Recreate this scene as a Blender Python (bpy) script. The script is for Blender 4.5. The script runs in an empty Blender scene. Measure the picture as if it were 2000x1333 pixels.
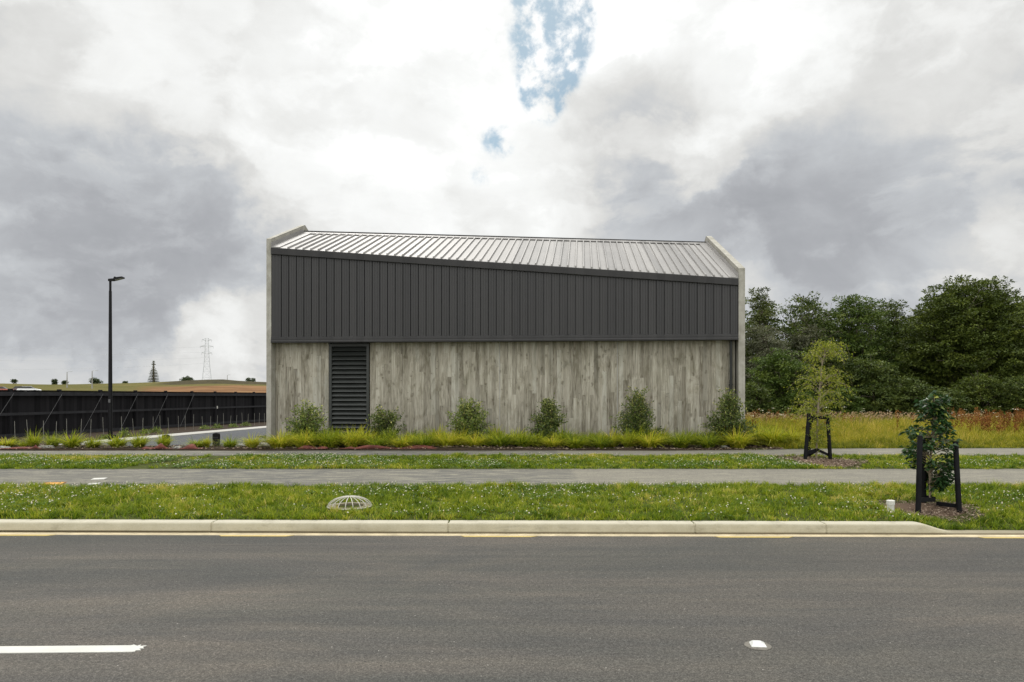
import bpy, math, random
import numpy as np
from mathutils import Vector, Matrix
R = math.radians
rng = np.random.default_rng(7)
random.seed(7)
C = bpy.context.scene.collection
SC = bpy.context.scene

# ------------------------------------------------------------------ camera
CAM_H, HOR, F = 1.75, 774.0, 1333.3          # eye height, horizon row and focal length in photo pixels
cd = bpy.data.cameras.new('camera'); cam = bpy.data.objects.new('camera', cd); C.objects.link(cam)
cam.location = (0, 0, CAM_H); cam.rotation_euler = (R(90), 0, 0)
cd.sensor_width = 36; cd.lens = 24; cd.shift_y = (HOR - 666.5) / 2000
cd.clip_start = .05; cd.clip_end = 6000
SC.camera = cam

# ------------------------------------------------------------------ world, sun, exposure
SUN_EL, SUN_AZ = R(50), R(-14)               # behind cloud, ahead of the camera and a little left
SC.view_settings.view_transform = 'Standard'; SC.view_settings.look = 'None'
SC.view_settings.exposure = 0.0; SC.view_settings.gamma = 1
w = bpy.data.worlds.new('World'); SC.world = w; w.use_nodes = True
N = w.node_tree.nodes; L = w.node_tree.links; N.clear()

class NT:
    """small helper to wire shader nodes"""
    def __init__(s, tree): s.n, s.l = tree.nodes, tree.links
    def put(s, sock, v):
        if isinstance(v, bpy.types.NodeSocket): s.l.new(v, sock)
        elif v is not None: sock.default_value = v
    def node(s, typ, **kw):
        n = s.n.new(typ)
        for k, v in kw.items(): setattr(n, k, v)
        return n
    def math(s, op, a, b=None, c=None, clamp=False):
        n = s.node('ShaderNodeMath', operation=op, use_clamp=clamp)
        for i, v in enumerate((a, b, c)): s.put(n.inputs[i], v) if v is not None else None
        return n.outputs[0]
    def vec(s, op, a, b=None, scale=None):
        n = s.node('ShaderNodeVectorMath', operation=op)
        s.put(n.inputs[0], a)
        if b is not None: s.put(n.inputs[1], b)
        if scale is not None: s.put(n.inputs['Scale'], scale)
        return n.outputs['Value'] if op in ('DOT_PRODUCT', 'LENGTH') else n.outputs[0]
    def comb(s, x, y, z):
        n = s.node('ShaderNodeCombineXYZ')
        for i, v in enumerate((x, y, z)): s.put(n.inputs[i], v)
        return n.outputs[0]
    def sep(s, v):
        n = s.node('ShaderNodeSeparateXYZ'); s.put(n.inputs[0], v); return n.outputs
    def noise(s, v, scale, detail=4, rough=.55, dist=0, color=False):
        n = s.node('ShaderNodeTexNoise'); s.put(n.inputs['Vector'], v)
        n.inputs['Scale'].default_value = scale; n.inputs['Detail'].default_value = detail
        n.inputs['Roughness'].default_value = rough; n.inputs['Distortion'].default_value = dist
        return n.outputs['Color' if color else 'Fac']
    def white(s, v):
        n = s.node('ShaderNodeTexWhiteNoise', noise_dimensions='3D'); s.put(n.inputs['Vector'], v); return n.outputs['Value']
    def voro(s, v, scale, out='Distance', feature='F1'):
        n = s.node('ShaderNodeTexVoronoi', feature=feature); s.put(n.inputs['Vector'], v)
        n.inputs['Scale'].default_value = scale; return n.outputs[out]
    def map(s, v, a, b, c=0., d=1., smooth=False):
        n = s.node('ShaderNodeMapRange'); n.interpolation_type = 'SMOOTHSTEP' if smooth else 'LINEAR'
        for i, x in enumerate((v, a, b, c, d)): s.put(n.inputs[i], x)
        return n.outputs[0]
    def ramp(s, v, stops, interp='LINEAR'):
        n = s.node('ShaderNodeValToRGB'); s.put(n.inputs[0], v); e = n.color_ramp.elements
        n.color_ramp.interpolation = interp
        while len(e) < len(stops): e.new(.5)
        for i, (p, c) in enumerate(stops):
            e[i].position = p; e[i].color = (c[0], c[1], c[2], 1) if hasattr(c, '__len__') else (c, c, c, 1)
        return n.outputs[0]
    def mix(s, f, a, b, mode='MIX'):
        n = s.node('ShaderNodeMix', data_type='RGBA', blend_type=mode)
        s.put(n.inputs[0], f)
        for i, v in ((6, a), (7, b)):
            if isinstance(v, (tuple, list)) and len(v) == 3: v = (*v, 1)
            s.put(n.inputs[i], v)
        return n.outputs[2]

def pdir(px, py):
    return Vector(((px - 1000) / F, 1, (HOR - py) / F)).normalized()

g = NT(w.node_tree)
tc = g.node('ShaderNodeTexCoord').outputs['Generated']
dirn = g.vec('NORMALIZE', tc)
dx, dy, dz = g.sep(dirn)
zc = g.math('ADD', g.math('MAXIMUM', dz, 0.0), .16)
plane = g.comb(g.math('DIVIDE', dx, zc), g.math('DIVIDE', dy, zc), 0.3)       # cloud deck seen in perspective
warp = g.vec('SCALE', g.vec('SUBTRACT', g.noise(dirn, 3.2, 7, .6, 0, True), (.5, .5, .5)), scale=.30)
wdir = g.vec('NORMALIZE', g.vec('ADD', dirn, warp))
def blob(px, py, rad, amp, src=None, d=None):
    c = d if d is not None else pdir(px, py)
    m = g.map(g.vec('DOT_PRODUCT', src or wdir, tuple(c)), math.cos(R(rad)), 1.0, 0, 1, True)
    return g.math('MULTIPLY', m, amp)
acc = .585
for b in ((800, 110, 21, .27), (1330, 60, 13, .30), (1010, 300, 8, .20), (640, 300, 10, .10), (1230, 300, 9, -.13), (1215, 185, 4.5, -.16), (1330, 230, 6, -.08),
          (40, 450, 19, -.13), (360, 520, 14, -.10), (480, 490, 7, -.08), (600, 430, 7, -.06), (1820, 440, 21, -.16), (1540, 510, 15, -.11), (1270, 430, 7, -.03), (1000, 420, 6, -.08),
          (1900, 560, 6, .14), (1370, 285, 4.5, .20), (440, 690, 4.5, .26), (500, 600, 4, .10), (150, 650, 9, -.05), (1720, 110, 8, .14),
          (1950, 180, 9, .12), (170, 60, 7, .16), (330, 70, 12, -.03), (300, 160, 5, .08), (1180, 370, 3, .08), (700, 120, 4, -.10), (620, 230, 4, -.10), (1500, 500, 6, -.05), (1480, 605, 5, .16)):
    acc = g.math('ADD', acc, blob(*b))
boost = g.math('ADD', blob(0, 0, 58, 1.25, dirn, Vector((0.0, -.1, 1)).normalized()), blob(0, 0, 85, .75, dirn, Vector((0, -1, .35)).normalized()))
acc = g.math('ADD', acc, blob(0, 0, 62, .36, dirn, Vector((0.1, .2, 1)).normalized()))      # brighter deck overhead
acc = g.math('ADD', acc, blob(0, 0, 80, .22, dirn, Vector((0, -1, .55)).normalized()))
fbm = g.noise(plane, 1.5, 9, .60, .5)
sq = g.vec('MULTIPLY', dirn, (1., 1., 1.7))
fb2 = g.noise(sq, 3.6, 8, .58, .8)
fb3 = g.noise(sq, 10., 7, .62, .9)
fb4 = g.noise(g.vec('ADD', sq, g.vec('SCALE', warp, scale=.5)), 6.0, 9, .56, .2)
for nz_, am in ((fbm, .10), (fb2, .44), (fb3, .22)):
    acc = g.math('ADD', acc, g.math('MULTIPLY', g.math('SUBTRACT', nz_, .5), am))
acc = g.math('ADD', acc, g.math('MULTIPLY', g.math('SUBTRACT', g.map(fb4, .45, .57, 0, 1, True), .5), .13))      # firmer puff edges
cloud = g.ramp(acc, ((0.0, (.29, .302, .325)), (.28, (.43, .443, .468)), (.46, (.555, .575, .598)), (.60, (.72, .72, .705)), (.76, (.86, .865, .85)), (.92, (.97, .98, .97)), (1.0, (1.08, 1.08, 1.07))))
cloud = g.vec('SCALE', cloud, scale=g.math('ADD', boost, 1.0))     # unseen cloud overhead and behind the camera brightened for extra fill light
sky = g.node('ShaderNodeTexSky', sky_type='NISHITA'); sky.sun_disc = False
sky.ozone_density = .3; sky.sun_elevation = SUN_EL; sky.sun_rotation = SUN_AZ
bg1 = g.node('ShaderNodeBackground'); L.new(g.mix(1., sky.outputs[0], (.78, 1.03, 1.02), 'MULTIPLY'), bg1.inputs[0]); bg1.inputs[1].default_value = .08
bg2 = g.node('ShaderNodeBackground'); L.new(cloud, bg2.inputs[0]); bg2.inputs[1].default_value = 1.0
hole = 0.
nz = g.noise(dirn, 38, 8, .60, .15)
for b in ((1090, -15, 4.2, 1.1), (1082, 50, 4.2, 1.1), (1075, 110, 3.6, 1.1), (1072, 160, 2.9, 1.1), (1066, 200, 2.2, 1.1), (975, 275, 1.9, .8), (935, 345, 1.1, .6)):
    hole = g.math('ADD', hole, blob(*b, src=g.vec('NORMALIZE', g.vec('ADD', dirn, g.vec('SCALE', warp, scale=.12)))))
hole = g.math('MINIMUM', hole, 1.0)
hole = g.map(g.math('MULTIPLY', hole, g.map(nz, .36, .66, .05, 1.05)), .04, .88, 0, .80, True)
mx = g.node('ShaderNodeMixShader'); L.new(hole, mx.inputs[0]); L.new(bg2.outputs[0], mx.inputs[1]); L.new(bg1.outputs[0], mx.inputs[2])
wo = g.node('ShaderNodeOutputWorld'); L.new(mx.outputs[0], wo.inputs[0])

sd = bpy.data.lights.new('sun', 'SUN'); sun = bpy.data.objects.new('sun', sd); C.objects.link(sun)
sd.energy = 1.5; sd.angle = R(14); sd.color = (1, .96, .9)
sv = Vector((math.sin(SUN_AZ) * math.cos(SUN_EL), math.cos(SUN_AZ) * math.cos(SUN_EL), math.sin(SUN_EL)))
sun.rotation_euler = sv.to_track_quat('Z', 'Y').to_euler(); sun.location = (0, 30, 60)

# ------------------------------------------------------------------ helpers
def tag(o, label=None, cat=None, group=None, kind=None):
    for k, v in (('label', label), ('category', cat), ('group', group), ('kind', kind)):
        if v: o[k] = v
    return o
def empty(name, loc, rz=0, label=None, cat=None, group=None):
    o = bpy.data.objects.new(name, None); C.objects.link(o); o.location = loc; o.rotation_euler = (0, 0, rz)
    o.empty_display_size = .2
    return tag(o, label, cat, group)
def npmesh(name, V, faces, mat, parent=None, tint=None, smooth=False, loc=None):
    """faces: list of (nF,k) int arrays"""
    me = bpy.data.meshes.new(name)
    V = np.asarray(V, np.float32).reshape(-1, 3)
    faces = [np.asarray(f, np.int32) for f in faces if len(f)]
    tot = np.concatenate([np.full(len(f), f.shape[1], np.int32) for f in faces])
    flat = np.concatenate([f.ravel() for f in faces])
    me.vertices.add(len(V)); me.vertices.foreach_set('co', V.ravel())
    me.loops.add(len(flat)); me.loops.foreach_set('vertex_index', flat)
    me.polygons.add(len(tot))
    me.polygons.foreach_set('loop_start', np.concatenate([[0], np.cumsum(tot)[:-1]]).astype(np.int32))
    me.polygons.foreach_set('loop_total', tot)
    if tint is not None:
        a = me.attributes.new('tint', 'FLOAT', 'POINT'); a.data.foreach_set('value', np.asarray(tint, np.float32))
    me.update(calc_edges=True)
    if smooth: me.polygons.foreach_set('use_smooth', np.ones(len(tot), bool))
    me.materials.append(mat)
    o = bpy.data.objects.new(name, me); C.objects.link(o)
    if parent: o.parent = parent
    if loc is not None: o.location = loc
    return o
class MB:
    """collects boxes, prisms, tubes and strips; build() links ONE mesh object"""
    def __init__(s): s.v, s.f = [], []
    def add(s, vs, fs):
        k = len(s.v); s.v += [tuple(map(float, p)) for p in vs]; s.f += [tuple(i + k for i in f) for f in fs]; return s
    def box(s, x0, x1, y0, y1, z0, z1, bev=0):
        if bev:
            b = bev
            prof = lambda i: [(x0 + i, y0 + b), (x0 + b, y0 + i), (x1 - b, y0 + i), (x1 - i, y0 + b), (x1 - i, y1 - b), (x1 - b, y1 - i), (x0 + b, y1 - i), (x0 + i, y1 - b)]
            s.loft([[(*p, z0) for p in prof(0)], [(*p, z1 - b) for p in prof(0)], [(*p, z1) for p in prof(b * .7)]]); return s
        return s.add([(x0, y0, z0), (x1, y0, z0), (x1, y1, z0), (x0, y1, z0), (x0, y0, z1), (x1, y0, z1), (x1, y1, z1), (x0, y1, z1)],
              [(3, 2, 1, 0), (4, 5, 6, 7), (0, 1, 5, 4), (1, 2, 6, 5), (2, 3, 7, 6), (3, 0, 4, 7)])
    def loft(s, rings, cap=True):
        n = len(rings[0]); vs = [p for r in rings for p in r]; fs = []
        for i in range(len(rings) - 1):
            for j in range(n): fs.append((i * n + j, i * n + (j + 1) % n, (i + 1) * n + (j + 1) % n, (i + 1) * n + j))
        if cap: fs += [tuple(reversed(range(n))), tuple((len(rings) - 1) * n + j for j in range(n))]
        return s.add(vs, fs)
    def tube(s, pts, rad, n=8, cap=True):
        pts = [Vector(p) for p in pts]
        if not hasattr(rad, '__len__'): rad = [rad] * len(pts)
        rings = []; prev = None
        for i, p in enumerate(pts):
            t = (pts[min(i + 1, len(pts) - 1)] - pts[max(i - 1, 0)]).normalized()
            a = prev if prev is not None else (Vector((1, 0, 0)) if abs(t.x) < .8 else Vector((0, 1, 0)))
            a = (a - t * a.dot(t)).normalized(); b = t.cross(a); prev = a
            rings.append([p + (a * math.cos(2 * math.pi * k / n) + b * math.sin(2 * math.pi * k / n)) * rad[i] for k in range(n)])
        return s.loft(rings, cap)
    def prism(s, poly, axis, a, b):
        """poly in the two other axes, extruded along axis from a to b"""
        def put(p, h): return {'x': (h, p[0], p[1]), 'y': (p[0], h, p[1]), 'z': (p[0], p[1], h)}[axis]
        return s.loft([[put(p, a) for p in poly], [put(p, b) for p in poly]])
    def build(s, name, mat, parent=None, smooth=False, loc=None, rot=None):
        me = bpy.data.meshes.new(name); me.from_pydata(s.v, [], s.f); me.update()
        import bmesh
        bm = bmesh.new(); bm.from_mesh(me); bmesh.ops.recalc_face_normals(bm, faces=bm.faces); bm.to_mesh(me); bm.free()
        me.materials.append(mat)
        if smooth:
            me.polygons.foreach_set('use_smooth', np.ones(len(me.polygons), bool)); me.set_sharp_from_angle(angle=R(40))
        o = bpy.data.objects.new(name, me); C.objects.link(o)
        if parent: o.parent = parent
        if loc is not None: o.location = loc
        if rot is not None: o.rotation_euler = rot
        return o
def X_at(px, Y): return (px - 1000) * Y / F
def Z_at(py, Y): return CAM_H + (HOR - py) * Y / F
def Y_of(py, z): return (CAM_H - z) * F / (py - HOR)
def wave(x, y, seed, s=1.):
    """cheap smooth 2-D noise in -1..1"""
    r = np.random.default_rng(seed); o = 0
    for k in range(7):
        a = r.uniform(0, 6.28); f = s * r.uniform(.5, 2.2); p = r.uniform(0, 6.28)
        o = o + np.sin((np.cos(a) * x + np.sin(a) * y) * f + p + 1.3 * np.sin((np.sin(a) * x - np.cos(a) * y) * f * .7 + p * 2))
    return o / 3.6

# ------------------------------------------------------------------ materials
def material(name, rough=.8, spec=.3):
    m = bpy.data.materials.new(name); m.use_nodes = True
    h = NT(m.node_tree); b = m.node_tree.nodes['Principled BSDF']
    b.inputs['Roughness'].default_value = rough; b.inputs['Specular IOR Level'].default_value = spec
    return m, h, b
def bump(h, b, height, strength=.3, dist=.01):
    n = h.node('ShaderNodeBump'); n.inputs['Strength'].default_value = strength; n.inputs['Distance'].default_value = dist
    h.l.new(height, n.inputs['Height']); h.l.new(n.outputs[0], b.inputs['Normal'])
def plain(name, c, rough=.6, spec=.3, var=.15, scale=6, metal=0):
    m, h, b = material(name, rough, spec); p = h.node('ShaderNodeTexCoord').outputs['Object']
    n = h.noise(p, scale, 5, .6)
    lo = tuple(x * (1 - var) for x in c); hi = tuple(min(1, x * (1 + var)) for x in c)
    h.put(b.inputs['Base Color'], h.ramp(n, ((.3, lo), (.7, hi)))); b.inputs['Metallic'].default_value = metal
    h.put(b.inputs['Roughness'], h.map(n, .3, .7, rough * .85, min(1, rough * 1.15)))
    return m
def foliage(name, stops, rough=.5, spec=.25, trans=.3, gain=1.5):
    spec *= .45; stops = [(p, tuple(min(.85, q * gain) for q in c)) for p, c in stops]
    m, h, b = material(name, rough, spec)
    a = h.node('ShaderNodeAttribute', attribute_name='tint').outputs['Fac']
    c = h.ramp(a, stops); h.put(b.inputs['Base Color'], c)
    t = h.node('ShaderNodeBsdfTranslucent'); h.put(t.inputs[0], h.mix(1., c, (1.25, 1.3, .75), 'MULTIPLY'))
    x = h.node('ShaderNodeMixShader'); x.inputs[0].default_value = trans
    out = m.node_tree.nodes['Material Output']
    h.l.new(b.outputs[0], x.inputs[1]); h.l.new(t.outputs[0], x.inputs[2]); h.l.new(x.outputs[0], out.inputs[0])
    return m

def mat_asphalt(name, c0, c1, patch, big=1.):
    m, h, b = material(name, .85, .3); p = h.node('ShaderNodeNewGeometry').outputs['Position']
    v = h.voro(p, 150, 'Color'); vv = h.sep(v)[0]
    fine = h.noise(p, 85, 7, .72)
    mid_ = h.noise(p, 34, 4, .75)
    t = h.math('ADD', h.math('ADD', h.math('MULTIPLY', vv, .26), h.math('MULTIPLY', mid_, .50)), h.math('MULTIPLY', fine, .42))
    col = h.ramp(t, ((.12, tuple(x * .3 for x in c0)), (.38, tuple(x * .5 for x in c0)), (.51, c0), (.63, c1), (.77, tuple(x * 1.8 for x in c1))))
    x, y, z = h.sep(p)
    q = h.comb(h.math('MULTIPLY', x, .22), y, 0)
    lg = h.noise(q, .62 * big, 7, .64, .9)
    col = h.mix(h.map(lg, .35, .68), col, h.mix(1., col, patch, 'MULTIPLY'))
    mid = h.noise(p, 3.2, 5, .65)
    col = h.mix(h.map(mid, .55, .8, 0, .5), col, h.mix(1., col, (.72, .72, .74), 'MULTIPLY'))
    h.put(b.inputs['Base Color'], col)
    bump(h, b, h.math('ADD', fine, h.math('MULTIPLY', h.voro(p, 95), .8)), .55, .006)
    return m, h, b, col, p
M = {}
M['road'], h, b, col, p = mat_asphalt('road_asphalt', (.067, .0605, .0535), (.093, .085, .0755), (.66, .74, .75))
# long tyre polish streaks, pale stones
x, y, z = h.sep(p)
st = h.noise(h.comb(h.math('MULTIPLY', x, .06), h.math('MULTIPLY', y, 1.6), 2), 1.5, 4, .6)
blt = h.noise(h.comb(h.math('MULTIPLY', x, .28), h.math('MULTIPLY', y, .8), 4), .9, 8, .70, 1.6)
col = h.mix(h.map(blt, .40, .70, 0, 1), h.mix(1., col, (.86, .88, .90), 'MULTIPLY'), h.mix(1., col, (1.22, 1.17, 1.10), 'MULTIPLY'))
scf = h.noise(h.comb(h.math('MULTIPLY', x, .12), h.math('MULTIPLY', y, 9), 8), 1.2, 6, .7, 1.); col = h.mix(h.map(scf, .60, .74, 0, .55), col, h.mix(1., col, (.55, .54, .53), 'MULTIPLY'))
col2 = h.mix(h.map(st, .42, .70, 0, 1.0), col, h.mix(1., col, (1.38, 1.34, 1.27), 'MULTIPLY'))
spk = h.voro(p, 17, 'Distance'); spk2 = h.white(h.voro(p, 17, 'Position'))
mk = h.math('MULTIPLY', h.math('LESS_THAN', spk, .075), h.math('GREATER_THAN', spk2, .90))
col2 = h.mix(mk, col2, (.42, .40, .36)); mk2 = h.math('MULTIPLY', h.math('LESS_THAN', spk, .12), h.math('LESS_THAN', spk2, .10))
col2 = h.mix(mk2, col2, (.02, .02, .02)); h.put(b.inputs['Base Color'], col2)
M['drive'], *_ = mat_asphalt('driveway_asphalt', (.055, .057, .06), (.075, .077, .08), (.9, .95, 1.0))

def mat_path(name, ca, cb, stain):
    m, h, b = material(name, .85, .25); p = h.node('ShaderNodeNewGeometry').outputs['Position']
    x, y, z = h.sep(p)
    f = h.noise(p, 45, 6, .7); v = h.sep(h.voro(p, 55, 'Color'))[1]
    base = h.mix(h.map(h.noise(h.comb(x, h.math('MULTIPLY', y, .4), 0), .22, 3, .5), .42, .58), ca, cb)
    base = h.mix(h.map(x, 1.2, 1.3, 0, .8), base, (.185, .172, .14))
    mot = h.noise(h.comb(h.math('MULTIPLY', x, .5), h.math('MULTIPLY', y, 1.6), 0), 3.2, 7, .68, .8)
    base = h.mix(h.map(mot, .44, .68, 0, .95), base, stain)
    t = h.math('ADD', h.math('MULTIPLY', f, .9), h.math('MULTIPLY', v, .35))
    base = h.mix(h.map(t, .3, .95, 0, 1), h.mix(1., base, (.6, .6, .6), 'MULTIPLY'), h.mix(1., base, (1.3, 1.3, 1.28), 'MULTIPLY'))
    h.put(b.inputs['Base Color'], base); bump(h, b, t, .4, .005); return m
M['path'] = mat_path('footpath_concrete', (.104, .102, .092), (.128, .122, .104), (.24, .225, .175))
M['strip'] = plain('edge_concrete', (.40, .39, .36), .85, .2, .18, 3)
M['kerb'] = None
m, h, b = material('kerb_concrete', .8, .25); p = h.node('ShaderNodeNewGeometry').outputs['Position']
x, y, z = h.sep(p)
n1 = h.noise(p, 4, 6, .65); n2 = h.noise(p, 70, 4, .7); n3 = h.noise(h.comb(h.math('MULTIPLY', x, .5), y, h.math('MULTIPLY', z, 9)), 2.3, 5, .7, 1.)
c = h.ramp(n1, ((.28, (.32, .285, .185)), (.72, (.43, .39, .27))))
c = h.mix(h.map(n3, .60, .72, 0, .55), c, (.16, .145, .105))
c = h.mix(h.map(n2, .3, .8, 0, .35), c, (.55, .53, .46))
c = h.mix(h.map(z, .035, .018, 0, .85), c, (.10, .075, .04))           # darker brown along the foot
c = h.mix(h.map(z, .118, .136, 0, .5), c, (.46, .44, .37)); c = h.mix(h.map(h.noise(h.comb(h.math('MULTIPLY', x, 1.2), y, h.math('MULTIPLY', z, 3)), 3.1, 7, .72), .54, .72, 0, .55), c, (.20, .18, .12))            # light from above painted in as a paler top; then dark weathered marks
h.put(b.inputs['Base Color'], c); bump(h, b, h.math('ADD', n1, n2), .2, .004); M['kerb'] = m
M['gutter'] = plain('gutter_concrete', (.52, .44, .29), .8, .2, .22, 5)
def paint(name, c, wear=.62):
    m, h, b = material(name, .6, .35); p = h.node('ShaderNodeNewGeometry').outputs['Position']
    n = h.noise(p, 38, 6, .7); n2 = h.noise(p, 5, 4, .6)
    k = h.map(h.math('ADD', h.math('MULTIPLY', n, .75), h.math('MULTIPLY', n2, .25)), wear, wear + .06, 0, .75)
    h.put(b.inputs['Base Color'], h.mix(k, h.ramp(n2, ((.3, tuple(q * .86 for q in c)), (.7, c))), (.16, .15, .13))); return m
M['white_paint'] = paint('white_road_paint', (.56, .555, .51), .62)
M['yellow_paint'] = paint('yellow_road_paint', (.50, .38, .13), .56)

m, h, b = material('ground_grass', .95, .1); p = h.node('ShaderNodeNewGeometry').outputs['Position']
n1 = h.noise(p, .35, 5, .6); n2 = h.noise(p, 14, 5, .7); n3 = h.noise(p, .035, 5, .6)
near = h.ramp(n2, ((.25, (.022, .030, .006)), (.55, (.055, .066, .012)), (.8, (.10, .10, .028))))
y_ = h.sep(p)[1]
far = h.ramp(h.math('ADD', h.math('MULTIPLY', n1, .5), h.math('MULTIPLY', n3, .5)), ((.30, (.055, .060, .012)), (.48, (.095, .088, .020)), (.62, (.135, .108, .034)), (.74, (.17, .125, .05))))
c = h.mix(h.map(y_, 45, 90), near, far)
ea = h.node('ShaderNodeAttribute', attribute_name='tint').outputs['Fac']
earth = h.ramp(h.noise(p, .12, 6, .6), ((.3, (.11, .055, .022)), (.5, (.175, .088, .036)), (.7, (.23, .135, .058))))
c = h.mix(h.map(ea, .05, .6), c, earth)
scr = h.ramp(h.noise(p, .5, 6, .7), ((.35, (.022, .021, .008)), (.6, (.065, .052, .022)), (.8, (.11, .085, .042))))
c = h.mix(h.map(ea, -.05, -.6), c, scr)
h.put(b.inputs['Base Color'], c); bump(h, b, n2, .5, .03); M['ground'] = m
M['soil'] = plain('garden_soil', (.036, .025, .016), .95, .1, .5, 18)

# board-marked concrete: individual board shades, grain, knots, run-down stains
def mat_boards():
    m, h, b = material('board_marked_concrete', .85, .2); p = h.node('ShaderNodeTexCoord').outputs['Object']
    x, y, z = h.sep(p); u = h.math('ADD', x, h.math('MULTIPLY', y, .83))
    bw = .137
    i = h.math('FLOOR', h.math('DIVIDE', u, bw)); fr = h.math('FRACT', h.math('DIVIDE', u, bw))
    r1 = h.white(h.comb(i, 3.1, 0)); 
    j = h.math('FLOOR', h.math('DIVIDE', h.math('ADD', z, h.math('MULTIPLY', r1, 5)), 2.3))
    fz = h.math('FRACT', h.math('DIVIDE', h.math('ADD', z, h.math('MULTIPLY', r1, 5)), 2.3))
    r2 = h.white(h.comb(i, j, 7.7)); r3 = h.white(h.comb(i, j, 2.2))
    gr = h.noise(h.comb(h.math('MULTIPLY', u, 34), h.math('MULTIPLY', z, 1.5), h.math('MULTIPLY', r2, 60)), 1, 6, .65, .9)
    gr2 = h.noise(h.comb(h.math('MULTIPLY', u, 9), h.math('MULTIPLY', z, .8), h.math('MULTIPLY', r3, 40)), 1, 5, .7, 1.2)
    wk = h.math('MULTIPLY', h.math('SUBTRACT', h.noise(h.comb(u, z, 0), 9, 3), .5), .8)
    kp = h.comb(h.math('ADD', h.math('MULTIPLY', u, 6.5), wk), h.math('ADD', h.math('MULTIPLY', z, 4.2), wk), h.math('MULTIPLY', r2, 3))
    kd = h.voro(kp, 1.0); kr = h.white(h.voro(kp, 1.0, 'Position'))
    knot = h.math('MULTIPLY', h.map(h.math('ADD', kd, h.math('MULTIPLY', h.math('SUBTRACT', gr, .5), .25)), .42, .12, 0, 1, True), h.math('GREATER_THAN', kr, .72))
    tone = h.math('ADD', h.math('MULTIPLY', r2, .19), h.math('ADD', h.math('MULTIPLY', gr, .77), h.math('MULTIPLY', gr2, .46)))
    col = h.ramp(tone, ((.46, (.115, .102, .078)), (.60, (.255, .238, .198)), (.72, (.385, .365, .312)), (.90, (.52, .50, .44))))
    col = h.mix(h.math('MULTIPLY', knot, .58), col, (.10, .082, .055))
    pale = h.math('LESS_THAN', r3, .10); col = h.mix(h.math('MULTIPLY', pale, .45), col, (.45, .45, .41))
    dark = h.math('GREATER_THAN', r3, .94); col = h.mix(h.math('MULTIPLY', dark, .45), col, (.13, .125, .105))
    edge = h.math('MAXIMUM', h.map(fr, .05, .0), h.math('MULTIPLY', h.map(fz, .006, .0), .8))
    edge = h.math('MULTIPLY', edge, h.map(h.white(h.comb(i, 9, 4)), .25, .9, .1, .75)); col = h.mix(edge, col, (.095, .085, .065))
    ledge = h.math('MULTIPLY', h.map(fr, .93, 1.0), h.map(h.white(h.comb(i, 5, 8)), .5, 1, 0, .6)); col = h.mix(ledge, col, (.47, .46, .42))
    big = h.noise(h.comb(h.math('MULTIPLY', u, .55), h.math('MULTIPLY', z, .45), 0), 1.4, 6, .65, .7)
    col = h.mix(h.map(big, .52, .76, 0, .5), col, h.mix(1., col, (.72, .74, .68), 'MULTIPLY'))
    grn = h.noise(h.comb(u, h.math('MULTIPLY', z, .7), 5), 1.9, 6, .7, .5); col = h.mix(h.map(grn, .60, .8, 0, .45), col, (.285, .315, .29))
    run = h.noise(h.comb(h.math('MULTIPLY', u, 7), h.math('MULTIPLY', z, .25), 9), 1, 4, .6); col = h.mix(h.map(run, .50, .74, 0, .62), col, (.155, .14, .105)); run2 = h.noise(h.comb(h.math('MULTIPLY', u, 15), h.math('MULTIPLY', z, .5), 1), 1, 5, .65); col = h.mix(h.map(run2, .55, .75, 0, .5), col, (.47, .455, .41))
    gx = h.noise(h.comb(h.math('MULTIPLY', u, 2.6), h.math('MULTIPLY', z, .7), 3), 1.3, 7, .70, 1.2); col = h.mix(h.map(gx, .46, .68, 0, .9), col, h.mix(1., col, (.58, .565, .51), 'MULTIPLY'))
    pit = h.voro(h.comb(h.math('MULTIPLY', u, 1.), z, 0), 7.5); pw = h.white(h.voro(h.comb(u, z, 0), 7.5, 'Position')); col = h.mix(h.math('MULTIPLY', h.map(pit, .16, .05), h.map(pw, .5, .9, 0, .8)), col, (.10, .085, .06))
    h.put(b.inputs['Base Color'], h.mix(1., col, (.93, .91, .862), 'MULTIPLY'))
    hh = h.math('ADD', h.math('MULTIPLY', gr, .5), h.math('SUBTRACT', h.math('MULTIPLY', r2, .8), h.math('MULTIPLY', edge, .8)))
    bump(h, b, hh, .45, .008); return m
M['boards'] = mat_boards()
m, h, b = material('plain_concrete', .85, .2); p = h.node('ShaderNodeTexCoord').outputs['Object']
n1 = h.noise(p, 2.2, 7, .68, .4); n2 = h.noise(p, 40, 4, .7); x, y, z = h.sep(p)
n3 = h.noise(h.comb(h.math('MULTIPLY', x, 9), h.math('MULTIPLY', y, 9), h.math('MULTIPLY', z, .5)), 1, 5, .65)
c = h.ramp(n1, ((.25, (.225, .215, .175)), (.5, (.34, .325, .28)), (.75, (.45, .44, .39))))
c = h.mix(h.map(n3, .52, .75, 0, .5), c, (.17, .155, .12)); c = h.mix(h.map(n2, .62, .75, 0, .5), c, (.15, .14, .12))
h.put(b.inputs['Base Color'], c); bump(h, b, h.math('ADD', n1, h.math('MULTIPLY', n2, .5)), .3, .006); M['concrete'] = m

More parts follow.
